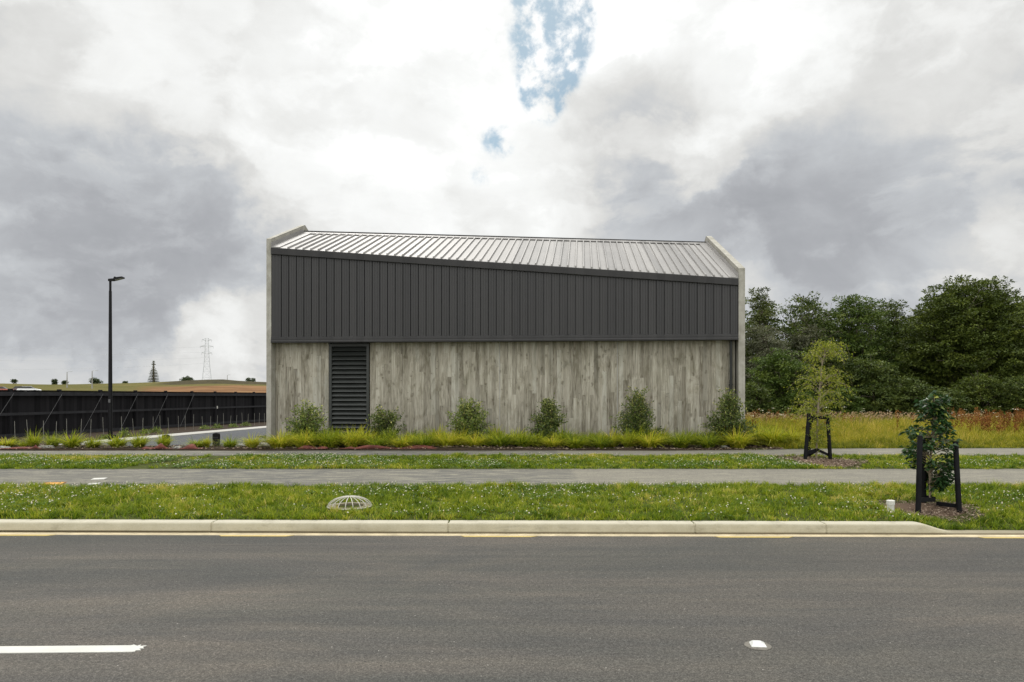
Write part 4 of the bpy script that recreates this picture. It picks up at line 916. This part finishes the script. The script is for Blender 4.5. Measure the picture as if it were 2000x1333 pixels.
# trees --------------------------------------------------------------
def tree(name, label, px, Y, top_py, wpx, mat, seed, base_t=.12, leaf=.20, cover=1., tuft=.55, trunk_r=.16, group='trees behind the meadow', nl=16, lean=0., sparse=False, cone_=0., cat='tree', nlobe=14, deep=.5):
    global rng
    rng = np.random.default_rng(seed); random.seed(seed)
    x = X_at(px, Y); z = float(gz(x, Y)); hgt = Z_at(top_py, Y) - z; rad = wpx * Y / F / 2
    o = empty(name, (x, Y, z), 0, label, cat, group)
    # lobes
    lobes = []
    for k in range(nlobe):
        t = base_t + (1 - base_t) * ((k + .5) / nlobe) ** .9; a = k * 2.4 + random.uniform(-.4, .4)
        env = math.sin(math.pi * min(1, .16 + .80 * (t - base_t) / (1 - base_t))) ** .6
        env = env * (1 - cone_) + cone_ * (1.05 - (t - base_t) / (1 - base_t))
        rr = rad * env * random.uniform(.35, .68) if k < nlobe - 1 else 0
        s = rad * random.uniform(.44, .62) * (.62 + .38 * env)
        lobes.append((Vector((rr * math.cos(a) + lean * t, rr * math.sin(a), hgt * t - s * .55)), s))
    tr_ = MB(); top = Vector((lean * .8, 0, hgt * .82))
    tp = branch_pts((0, 0, -.3), top, 6, .03); tr_.tube(tp, list(np.linspace(trunk_r, trunk_r * .2, 7)), 8)
    for c, s in lobes:
        t0 = min(.9, max(.08, c.z / hgt * .62)); i = int(t0 * 6); b0 = tp[i].lerp(tp[min(6, i + 1)], t0 * 6 - i)
        bp = branch_pts(b0, c, 5, .08); tr_.tube(bp, list(np.linspace(trunk_r * .42, trunk_r * .08, 6)), 6)
        for q_ in range(7 if sparse else 4):
            v = Vector((random.gauss(0, 1), random.gauss(0, 1), random.gauss(.5, .7))).normalized() * s * random.uniform(.7, 1.25)
            tr_.tube(branch_pts(bp[random.randint(3, 5)], c + v, 4, .1), list(np.linspace(trunk_r * .12, .008, 5)), 4)
    tr_.build('trunk', M['bark'], o, True)
    parts = []
    for c, s in lobes:
        area = 4 * math.pi * s * s * .8; nt = max(5, int(area / (tuft * tuft) * .95 * cover))
        v = rng.normal(size=(nt, 3)); v[:, 2] = v[:, 2] * .8 + .25; v /= np.linalg.norm(v, axis=1, keepdims=True)
        rr = s * rng.uniform(deep, 1.12, nt)[:, None] * np.array([1.12, 1.12, .86]); cen = np.array(c) + v * rr
        k = cen[:, 2] > hgt * base_t * .25; cen, v = cen[k], v[k]; nt = len(cen)
        if not nt: continue
        m = int(nl * 3.2); i = np.repeat(np.arange(nt), m); n = len(i); ts = tuft * rng.uniform(.6, 1.25, nt)[i][:, None]
        off = rng.normal(0, 1, (n, 3)); off /= np.linalg.norm(off, axis=1, keepdims=True); off *= rng.uniform(.3, 1, n)[:, None] ** .6 * np.array([.70, .70, .22]) * ts
        P_ = cen[i] + off; ax = off / (np.linalg.norm(off, axis=1, keepdims=True) + 1e-3) + rng.normal(0, .45, (n, 3)) + v[i] * .3; ax[:, 2] += .2
        ti = np.clip(.46 + rng.normal(0, .15, nt)[i] + rng.normal(0, .14, n), 0, 1)
        lf = leaf * .72; parts.append(leaves(P_, ax, lf * rng.uniform(.6, 1.4, n), lf * .55 * rng.uniform(.6, 1.4, n), ti, .12, .55))
    if parts:
        J = join(parts); npmesh('crown', J[0], J[1], mat, o, J[2])
    return o
TT = TREE
tree('feathery_tree', 'feathery pale olive tree rising beside the right end wall', 1487, 52, 560, 88, M['tree_olive'], 11, .1, .22, 1.0, .6, cone_=.6)
tree('twiggy_tree', 'grey-green twiggy tree close to the right end wall', 1492, 45, 632, 140, M['tree_grey'], 12, .05, .15, .95, .5)
tree('sparse_tree', 'open tree with dotted leaves against the sky', 1572, 48, 572, 160, M['tree_dark'], 13, .42, .26, .26, .50, nl=8, sparse=True, deep=.3, nlobe=18)
tree('bush_tree', 'grey-green tree under the open dotted tree', 1580, 46, 640, 130, M['tree_grey'], 14, .05, .17, .95, .5)
tree('broad_tree', 'mid green broad tree left of the dark pointed tree', 1672, 48, 574, 140, M['tree_mid'], 15, .08, .22, 1.1, .65)
tree('pointed_tree', 'dark pointed tree between two broad green crowns', 1748, 50, 584, 95, M['tree_dark'], 16, .05, .22, 1.1, .6, cone_=.7)
tree('round_tree', 'olive tree filling the gap left of the biggest tree', 1812, 48, 607, 140, M['tree_totara'], 17, .08, .22, 1.05, .6)
tree('big_tree', 'biggest spreading dark green tree with bare limbs showing', 1893, 44, 551, 225, M['tree_totara'], 18, .34, .22, 1.15, .72, .30, nlobe=26)
tree('edge_tree', 'dark tree cut by the right edge of the photo', 1995, 47, 578, 110, M['tree_mid'], 19, .08, .22, 1.05, .65)
tree('edge_tree', 'tall dark tree beyond the right edge of the photo', 2085, 46, 590, 130, M['tree_dark'], 20, .08, .24, 1., .65)
tree('edge_tree', 'broad dark tree well beyond the right edge of the photo', 2185, 46, 600, 150, M['tree_mid'], 40, .06, .24, 1., .65)
tree('backing_tree', 'dark tree mostly hidden behind the right end of the building', 1425, 47, 600, 110, M['tree_dark'], 45, .04, .22, 1., .6)
tree('low_tree', 'mid green low tree right of the building, below the twiggy tree', 1527, 40, 688, 150, M['tree_mid'], 21, .02, .19, 1.1, .55)
tree('low_tree', 'yellowish low tree directly behind the staked yellow-green tree', 1620, 41, 668, 120, M['tree_totara'], 22, .02, .19, 1.05, .55)
tree('low_tree', 'dark glossy low tree right of the staked yellow-green tree', 1702, 39, 702, 150, M['tree_dark'], 23, .02, .19, 1.15, .5)
tree('low_tree', 'small dark low tree left of the staked glossy tree top', 1785, 38, 745, 120, M['tree_dark'], 24, .02, .18, 1.1, .5)
tree('low_tree', 'feathery olive low tree under the biggest tree', 1918, 38.5, 732, 135, M['tree_totara'], 25, .04, .15, 1.0, .45)
tree('low_tree', 'dark low tree at the right edge of the photo', 1995, 38, 740, 110, M['tree_dark'], 26, .02, .18, 1.05, .5)
tree('low_bush', 'low dark bush at the meadow edge beside the building', 1478, 38, 752, 70, M['tree_dark'], 27, .02, .18, 1.1, .45)
tree('low_bush', 'low dark bush between the small dark tree and the feathery one', 1850, 38, 762, 90, M['tree_dark'], 28, .02, .18, 1.1, .45)
tree('low_bush', 'low dark bush at the meadow edge behind the tree stakes', 1645, 38, 760, 90, M['tree_mid'], 29, .02, .18, 1.1, .45)
tree('low_bush', 'low bush at the meadow edge left of the tree stakes', 1565, 38, 764, 80, M['tree_mid'], 31, .02, .18, 1.1, .45)
for px_, tp_, wp_, lb_ in ((1492, 588, 120, 'dark backing tree behind the feathery pale olive tree'), (1590, 612, 130, 'dark backing tree behind the open dotted tree'), (1712, 588, 120, 'dark backing tree between the broad and the pointed tree'), (1835, 588, 120, 'dark backing tree just left of the biggest tree'), (1960, 575, 120, 'dark backing tree just right of the biggest tree')):
    tree('backing_tree', lb_, px_, 55, tp_, wp_, M['tree_dark'], px_, .03, .26, 1., .7)
tree('edge_tree', 'dark dense tree behind the round olive and pointed trees', 1780, 53, 640, 190, M['tree_dark'], 32, .03, .26, 1., .7)
tree('edge_tree', 'shaded tree behind the broad mid green tree', 1640, 53, 640, 190, M['tree_dark'], 33, .03, .26, 1., .7)

# staked street trees --------------------------------------------------
def stakes(px_base, posts, rails, z, label):
    o = empty('tree_stakes', (0, 0, 0), 0, label, 'tree stakes', 'black tripod tree stakes')
    cs = []
    for (pb, Yb, pt, Yt, tpy, r) in posts:
        x0, x1 = X_at(pb, Yb), X_at(pt, Yt); z1 = Z_at(tpy, Yt)
        p0, p1 = Vector((x0, Yb, z - .15)), Vector((x1, Yt, z1))
        MB().tube([p0, p0.lerp(p1, .5), p0.lerp(p1, .985), p1], [r, r, r, r * .8], 12).build('post', M['stake_black'], o, True); cs.append((p0, p1))
    for (i, j, ti, tj, hw) in rails:
        a = cs[i][0].lerp(cs[i][1], ti) if isinstance(i, int) else Vector(i); c_ = cs[j][0].lerp(cs[j][1], tj) if isinstance(j, int) else Vector(j)
        d = (c_ - a).normalized(); nrm = d.cross(Vector((0, 0, 1))).normalized() * .014; up = Vector((0, 0, hw))
        MB().loft([[p - nrm - up, p + nrm - up, p + nrm + up, p - nrm + up] for p in (a - nrm * 1.5, c_ - nrm * 1.5)]).build('rail', M['stake_black'], o)
    return o
zA = float(gz(7.4, 16.6)); tA = (X_at(1594, 16.75), 16.75)
stakes(1597, ((1571.5, 16.55, 1580, 16.65, 808, .045), (1622.5, 16.6, 1616, 16.7, 810, .045), (1579.5, 17.25, 1582, 17.1, 815, .042)),
       ((0, (tA[0], 16.7, zA + .22), .24, 0, .045), ((tA[0], 16.7, zA + .24), 1, 0, .20, .035), (0, (tA[0] + .03, 16.72, zA + 1.03), .93, 0, .045), ((tA[0] + .03, 16.72, zA + 1.03), 1, 0, .93, .035), (2, (tA[0], 16.78, zA + .22), .2, 0, .045), (2, (tA[0] + .03, 16.78, zA + 1.02), .9, 0, .045)), zA, 'black tripod stakes around the yellow-green young tree')
zB = float(gz(6.0, 10.0)); tB = (X_at(1817, 10.2), 10.2)
stakes(1820, ((1792.5, 9.75, 1797, 9.85, 851, .036), (1874.5, 9.8, 1866, 9.9, 862, .036), (1804.5, 10.35, 1803.5, 10.25, 858, .034)),
       ((0, (tB[0] + .03, 10.12, zB + .12), .26, 0, .03), ((tB[0] + .02, 10.1, zB + .07), 1, 0, .19, .028), (2, (tB[0] + .02, 10.15, zB + .13), .24, 0, .03)), zB, 'black tripod stakes around the dark glossy young tree')
# yellow-green wispy tree
rng = np.random.default_rng(41); random.seed(41)
wt = empty('young_tree', (tA[0], tA[1], zA), 0, 'slim wispy yellow-green young tree leaning right inside black stakes', 'tree', 'staked street trees')
topz = Z_at(672, 16.75) - zA; tp = [Vector((0, 0, -.05)), Vector((.02, 0, .6)), Vector((.05, .01, 1.2)), Vector((.09, .0, 1.8)), Vector((.14, .0, 2.3)), Vector((.24, .0, topz - .1))]
tk = MB().tube(tp, [.026, .024, .021, .018, .013, .006], 8); P_, AX = [], []
def on(tp_, z): 
    for a, c_ in zip(tp_, tp_[1:]):
        if c_.z >= z: return a.lerp(c_, (z - a.z) / (c_.z - a.z))
    return tp_[-1].copy()
for k in range(96):
    z0_ = random.uniform(.2, 1.2) if k < 34 else random.uniform(1.0, topz - .08); b0 = on(tp, z0_); a = random.uniform(0, 6.28)
    wd = .28 + .62 * math.sin(math.pi * min(1, max(0, (z0_ - .15) / (topz + .25)))) ; l_ = wd * random.uniform(.45, 1.0)
    if z0_ < 1.0: l_ *= .75
    rise = random.uniform(-.05, .35) * l_; e = b0 + Vector((l_ * math.cos(a) + .10 * (z0_ > 1.5), l_ * math.sin(a) * .8, rise)); pts = branch_pts(b0, e, 6, .07, .9)
    pts[-1].z -= .18 * l_; tk.tube(pts, list(np.linspace(.006, .0018, 7)), 4)
    for q_ in range(50):
        t = random.uniform(.25, 1.0); i = min(5, int(t * 6)); c_ = pts[i].lerp(pts[i + 1], t * 6 - i)
        P_.append(c_ + Vector((random.gauss(0, .05), random.gauss(0, .05), random.gauss(-.02, .05)))); AX.append((random.gauss(math.cos(a) * .4, .6), random.gauss(0, .6), random.gauss(-.35, .45)))
for k in range(150):
    P_.append(Vector((.26 + random.gauss(0, .12), random.gauss(0, .1), topz + random.gauss(-.02, .07)))); AX.append((random.gauss(.2, .6), random.gauss(0, .6), random.gauss(.2, .5)))
tk.build('trunk', M['bark_pale'], wt, True)
n = len(P_); LV = leaves(np.array(P_), np.array(AX), rng.uniform(.035, .07, n), rng.uniform(.016, .030, n), np.clip(rng.normal(.5, .22, n), 0, 1), .15, .3); npmesh('crown', LV[0], LV[1], M['wispy'], wt, LV[2])
# glossy dark tree
rng = np.random.default_rng(42); random.seed(42)
gt = empty('young_tree', (tB[0], tB[1], zB), 0, 'bushy young tree with large glossy dark leaves inside black stakes', 'tree', 'staked street trees')
topz = Z_at(768, 10.2) - zB; tp = [Vector((0, 0, -.05)), Vector((-.005, 0, .3)), Vector((0, .01, .6)), Vector((.03, 0, 1.0)), Vector((.05, 0, 1.35)), Vector((.06, 0, topz - .05))]
tk = MB().tube(tp, [.017, .0155, .014, .012, .008, .004], 8); P_, AX = [], []
def rosette(c, a, nl_):
    for q_ in range(nl_):
        b = random.uniform(0, 6.28); P_.append(c + Vector((random.gauss(0, .02), random.gauss(0, .02), random.gauss(0, .025)))); AX.append((math.cos(b) + .3 * math.cos(a), math.sin(b) + .3 * math.sin(a), random.gauss(.05, .35)))
prof = ((.30, .10), (.45, .26), (.62, .30), (.78, .34), (.92, .36), (1.05, .36), (1.18, .30), (1.30, .24), (1.42, .14), (1.55, .18), (1.68, .10))
for k in range(165):
    z0_ = random.uniform(.30, topz - .06); l_ = float(np.interp(z0_, *zip(*prof))) * random.uniform(.55, 1.1); a = random.uniform(0, 6.28)
    if z0_ < .6 and math.cos(a) < -.1: a = math.pi - a
    b0 = on(tp, max(.16, z0_ - .12)); e = Vector((l_ * math.cos(a), l_ * math.sin(a), z0_)) + on(tp, z0_) * Vector((0, 0, 0)).length; e += Vector((on(tp, z0_).x, 0, 0))
    if .8 < z0_ < 1.05 and random.random() < .3: e.x -= .12
    pts = branch_pts(b0, e, 4, .06, .5); tk.tube(pts, list(np.linspace(.007, .003, 5)), 5); rosette(pts[-1], a, 9); rosette(pts[3], a, 4)
rosette(Vector((.06, 0, topz)), 0, 12)
tk.build('trunk', M['bark_pale'], gt, True)
n = len(P_); LV = leaves(np.array(P_), np.array(AX), rng.uniform(.06, .11, n), rng.uniform(.030, .050, n), np.clip(rng.normal(.48, .2, n) + (rng.uniform(size=n) < .03) * .6, 0, 1), .35, .55); npmesh('crown', LV[0], LV[1], M['glossy'], gt, LV[2])

# stakes and small plants along the fence
spx = [29.7, 55, 85, 110, 131, 158, 177, 202.5, 238, 260.5, 279, 299, 313.6, 330, 348.8, 362, 377.6, 396, 411, 424, 437, 449.6, 462, 473.6, 484, 497, 506, 516.5]
proto = None; left_n = sum(p < 215 for p in spx)
for i, px in enumerate(spx):
    Y = (-16.4 - 2.43) / ((px - 1000) / F - .108); x = X_at(px, Y)
    if proto is None:
        random.seed(3); proto = MB().tube([(0, 0, -.1), (.004, 0, .4), (0, 0, .68)], .0085, 6).build('plant_stake', M['bamboo'], None, True); o = proto
    else: o = proto.copy(); C.objects.link(o)
    o.location = (x, Y, float(gz(x, Y))); o.rotation_euler = (random.uniform(-.05, .05), random.uniform(-.07, .05), random.uniform(0, 6)); o.scale = (1, 1, random.uniform(.9, 1.1))
    k = left_n - i if i < left_n else i - left_n + 1
    tag(o, f'thin pale plant stake before the fence, {ordn[k - 1]} to the {"left" if i < left_n else "right"} of the lamp post', 'plant stake', 'thin plant stakes along the fence')
def small_plant(px, Y, r, hgt, label, seed):
    r_ = np.random.default_rng(seed); x = X_at(px, Y); z = float(gz(x, Y)); n = 260
    v = r_.normal(size=(n, 3)); v /= np.linalg.norm(v, axis=1, keepdims=True); P_ = v * r * r_.uniform(.3, 1, n)[:, None]; P_[:, 2] = np.abs(P_[:, 2]) * hgt / r
    LV = leaves(P_, v + r_.normal(0, .4, (n, 3)), r_.uniform(.06, .12, n), r_.uniform(.03, .06, n), np.clip(r_.normal(.45, .2, n), 0, 1), .1, .4)
    o = npmesh('small_plant', LV[0], LV[1], M['shrub'], None, LV[2], loc=(x, Y, z)); o.scale = (.8, .8, .8); tag(o, label, 'plant', 'small plants at the fence foot')
for px, Y, r, hg_, lab in ((243, 26.0, .28, .42, 'small leafy plant just right of the lamp post foot'), (283, 28.5, .26, .26, 'low plant by the pale strip, left of a round one'), (305, 29.5, .34, .32, 'round low plant by the pale strip before the fence'),
                       (205, 24.2, .22, .2, 'low weed just left of the lamp post foot'), (400, 33.5, .3, .24, 'low weed by the pale strip, middle of the fence'), (425, 34.5, .34, .3, 'leafy weed by the pale strip below the white fence tag'), (455, 36, .3, .26, 'low weed by the pale strip toward the building'), (480, 38, .34, .34, 'leafy weed by the pale strip nearest the building')): small_plant(px, Y, r, hg_, lab, int(px))
# red-brown weed fabric and pale stones
def fabric(px0, px1, Y, hpx, label, seed):
    random.seed(seed); n = 22; rows = 6; V = []; r = np.random.default_rng(seed); ph = r.uniform(0, 6, 4)
    for i in range(n):
        t = i / (n - 1); x = X_at(px0 + (px1 - px0) * t, Y); env = math.sin(math.pi * min(1, max(0, t))) ** .5
        for j in range(rows):
            s_ = j / (rows - 1); y = Y - .10 + .5 * s_ * (.6 + .4 * math.sin(t * 5 + ph[0])); hz = hpx * Y / F * env * (math.sin(math.pi * min(1, s_ * 1.25)) ** .8) * (.55 + .45 * math.sin(t * 9 + ph[1] + s_ * 2)) 
            V.append((x + .03 * math.sin(s_ * 6 + t * 11), y, float(gz(x, y)) + .045 + max(0, hz)))
    Fc = np.array([(i * rows + j, (i + 1) * rows + j, (i + 1) * rows + j + 1, i * rows + j + 1) for i in range(n - 1) for j in range(rows - 1)])
    o = npmesh('weed_fabric', V, [Fc], M['mat_red'], smooth=True); md = o.modifiers.new('thick', 'SOLIDIFY'); md.thickness = .006
    tag(o, label, 'fabric sheet', 'red-brown weed fabric along the bed')
fabric(-60, 70, 19.42, 4, 'thin red-brown fabric edge at the far left of the bed', 1); fabric(55, 84, 19.4, 8, 'small folded red-brown fabric flap below the wispy leaning tussock', 2)
fabric(278, 338, 19.4, 11, 'peaked red-brown fabric flap at the driveway mouth', 3); fabric(350, 398, 19.4, 9, 'low red-brown fabric flap left of the round-topped bollard', 4)
fabric(582, 640, 19.4, 7, 'small red-brown fabric flap below the louvred vent', 5); fabric(664, 700, 19.42, 4, 'tiny dark red fabric fold left of the long sheet', 6); fabric(690, 852, 19.42, 9, 'long rumpled red-brown fabric sheet before the wall tussocks', 7)
def rock(px, Y, s, label, seed):
    r = np.random.default_rng(seed); import bmesh
    bm = bmesh.new(); bmesh.ops.create_icosphere(bm, subdivisions=3, radius=1)
    for v in bm.verts:
        d = 1 + .22 * math.sin(v.co.x * 3 + seed) + .18 * math.sin(v.co.y * 4 + seed * 2) + .14 * math.sin(v.co.z * 5 + v.co.x * 4)
        s_ = s * .62; v.co = Vector((v.co.x * s * d * 1.2, v.co.y * s_ * d, v.co.z * s_ * d * .7))
    me = bpy.data.meshes.new('rock'); bm.to_mesh(me); bm.free(); me.materials.append(M['rock']); me.polygons.foreach_set('use_smooth', np.ones(len(me.polygons), bool))
    o = bpy.data.objects.new('rock', me); C.objects.link(o); x = X_at(px, Y); o.location = (x, Y, float(gz(x, Y)) + s * .3); tag(o, label, 'rock', 'pale stones in the bed')
for px, Y, s, lab in ((10, 19.6, .13, 'pale stone at the far left of the bed'), (93, 19.75, .17, 'pale stone behind the small folded fabric flap'), (470, 20.4, .17, 'pale stone between the last two driveway tussocks'), (517, 20.5, .17, 'pale stone at the building corner'), (345, 19.7, .12, 'pale stone right of the peaked fabric flap'), (1416, 19.9, .12, 'pale stone under the right corner shrub'), (240, 20.1, .14, 'pale stone behind the tussock under the lamp')): rock(px, Y, s, lab, int(px))

# ------------------------------------------------------------------ far background on the hill
def base_z(x, Y): return float(gz(x, Y))
def far_tree(name, px, Y, top_py, wpx, label, seed, **kw): tree(name, label, px, Y, top_py, wpx, M['tree_far'], seed, leaf=.7, tuft=.9, trunk_r=.18, group='trees on the far hill', nl=6, **kw)
far_tree('cypress', 107, 270, 742, 7, 'small dark cypress on the hill, left one of two', 51, cone_=.7, base_t=.03, nlobe=7)
far_tree('cypress', 127, 270, 744, 7, 'small dark cypress on the hill beside a light pole', 52, cone_=.6, base_t=.03, nlobe=7)
far_tree('leaning_tree', 193, 265, 739, 17, 'windswept dark tree on the hill just left of the street lamp', 53, base_t=.2, nlobe=8, lean=-2.)
far_tree('round_bush', 366, 280, 738, 24, 'round bush on the hill between the fir and the pylon', 54, base_t=.02, nlobe=9)
far_tree('hill_bush', 486, 290, 739, 12, 'pale bush on the hill next to the building', 55, base_t=.02, nlobe=7)
far_tree('hill_bush', 495, 300, 739, 6, 'thin small tree on the hill beside the pale bush', 56, base_t=.02, nlobe=5, cone_=.7)
far_tree('hill_bush', 244, 270, 746, 5, 'tiny dark bush on the hill right of the street lamp', 57, base_t=.02, nlobe=5)
far_tree('hill_bush', 28, 290, 742, 8, 'flat-topped small tree on the hill at far left', 58, base_t=.5, nlobe=6)
# norfolk pine: whorls of flat branches
NY = 330; nx = X_at(300, NY); nz_ = base_z(nx, NY); nh = Z_at(705, NY) - nz_; rng = np.random.default_rng(60)
npn = empty('norfolk_pine', (nx, NY, nz_), 0, 'symmetrical tiered pine with a long bare top on the hill', 'tree', 'trees on the far hill')
tk = MB().tube([(0, 0, -1), (0, 0, nh * .5), (0, 0, nh)], [.5, .42, .14], 8); parts = []
for k in range(15):
    t = .10 + .86 * (k / 14); z_ = nh * t; l_ = 2.5 * (1 - t) ** 1.2 + (.4 if t > .55 else .5)
    if t > .62: l_ = .4 if k % 3 else .9
    for a in np.linspace(0, 2 * math.pi, 7, False) + k:
        e = Vector((l_ * math.cos(a), l_ * math.sin(a), z_ + l_ * .12)); tk.tube([(0, 0, z_), e], [.12, .06], 4)
        m = max(6, int(14 * l_)); tt = rng.uniform(.15, 1, m); P_ = np.stack([tt * e.x, tt * e.y, z_ + tt * l_ * .12 + .1], -1) + rng.normal(0, .07, (m, 3))
        parts.append(leaves(P_, np.tile(np.array([[math.cos(a), math.sin(a), .5]]), (m, 1)) + rng.normal(0, .5, (m, 3)), rng.uniform(.25, .55, m), rng.uniform(.15, .25, m), rng.uniform(.1, .8, m), .1, .3))
tk.build('trunk', M['bark'], npn); J = join(parts); npmesh('crown', J[0], J[1], M['tree_far'], npn, J[2])
# lattice pylon
PY = 460; pxx = X_at(404, PY); pz = base_z(pxx, PY); ph = Z_at(661, PY) - pz
py_ = empty('pylon', (pxx, PY, pz), R(20), 'grey steel lattice pylon behind the hill', 'pylon'); tw = MB()
hw = lambda t: 3.0 * (1 - t) ** 1.8 + .95
lv_ = [0, .14, .27, .38, .48, .57, .65, .72, .78, .84, .90, .95, 1.]
cor = lambda t: [Vector((sx_ * hw(t), sy_ * hw(t), ph * t)) for sx_, sy_ in ((-1, -1), (1, -1), (1, 1), (-1, 1))]
for a, c_ in zip(lv_, lv_[1:]):
    A_, B_ = cor(a), cor(c_)
    for k in range(4):
        tw.tube([A_[k], B_[k]], .06, 4); tw.tube([A_[k], B_[(k + 1) % 4]], .03, 4); tw.tube([A_[(k + 1) % 4], B_[k]], .03, 4); tw.tube([B_[k], B_[(k + 1) % 4]], .04, 4)
tw.build('tower', M['lattice'], py_)
for t, l_ in ((.72, 3.2), (.84, 4.0), (.96, 3.0)):
    ar = MB()
    for s_ in (-1, 1):
        for yy in (-.6, .6): ar.tube([(s_ * .8, yy, ph * t), (s_ * l_, 0, ph * t + .3)], .12, 4); ar.tube([(s_ * .8, yy, ph * t + 1.2), (s_ * l_, 0, ph * t + .3)], .10, 4)
        ar.tube([(s_ * l_, 0, ph * t + .3), (s_ * l_, 0, ph * t - 1.2)], .09, 4)
    ar.build('crossarm', M['lattice'], py_)
for (py1, py0_, lab) in ((677, 690, 'topmost faint power line crossing the sky to the pylon'), (691, 700, 'second faint power line from the top'), (704, 711, 'third faint power line from the top'), (724, 722, 'lowest faint power line above the hill')):
    p1 = Vector((X_at(-120, 380), 380, Z_at(py1 - 2, 380))); p0 = Vector((pxx - 2, PY, Z_at(py0_ - 12, PY))); pts = []
    for t in np.linspace(0, 1, 17): q = p0.lerp(p1, t); q.z -= 3.0 * 4 * t * (1 - t) * .5; pts.append(q)
    tag(MB().tube(pts, .045, 4).build('power_line', M['lattice']), lab, 'power line', 'power lines to the pylon')
# light poles on the hill road
for px, Y, tpy, lab in ((131, 200, 727, 'thin pale light pole on the hill beside the right cypress'), (180, 190, 725, 'thin pale light pole on the hill left of the windswept tree'), (444, 330, 733, 'thin faint pole on the hill right of the pylon')):
    x = X_at(px, Y); z = base_z(x, Y); hh = Z_at(tpy, Y) - z; o = empty('light_pole', (x, Y, z), 0, lab, 'light pole', 'distant light poles')
    MB().tube([(0, 0, -.5), (0, 0, hh * .45), (0, 0, hh)], [.22, .16, .10], 6).build('pole', M['rock'], o); MB().tube([(0, 0, hh), (.6, 0, hh + .12), (1.5, 0, hh + .15)], [.07, .07, .1], 5).build('lamp_arm', M['lattice'], o)
# parked cars beyond the fence
def car(px, Y, col, label):
    x = X_at(px, Y); z = Z_at(770, Y) - .0; z = base_z(x, Y); o = empty('parked_car', (x, Y, z), R(20), label, 'car', 'cars parked on the hill')
    pm = plain('car_paint', col, .3, .5, .05)
    b_ = MB(); b_.loft([[(xx, -.85, .3), (xx, .85, .3), (xx, .88, .7), (xx, .8, h_), (xx, -.8, h_), (xx, -.88, .7)] for xx, h_ in ((-2.1, .8), (-1.9, .95), (1.0, .95), (1.9, .8), (2.1, .6))]); b_.build('body', pm, o, True)
    c_ = MB(); c_.loft([[(-1.7, -.75, .93), (1.1, -.75, .93), (1.1, .75, .93), (-1.7, .75, .93)], [(-1.25, -.62, 1.42), (.35, -.62, 1.42), (.35, .62, 1.42), (-1.25, .62, 1.42)]]); c_.build('windows', M['louvre'], o, True)
    MB().box(-1.22, .32, -.6, .6, 1.421, 1.46, .02).build('roof', pm, o)
    for wx in (-1.3, 1.3):
        for wy in (-.86, .86): MB().tube([(wx, wy - .1, .33), (wx, wy + .1, .33)], .33, 14).build('wheel', M['lamp_black'], o, True)
car(3, 150, (.35, .09, .05), 'red car seen over the fence at the left edge'); car(44, 155, (.10, .06, .06), 'dark car seen over the fence, left of a white one'); car(57, 152, (.75, .75, .75), 'white car seen over the fence')
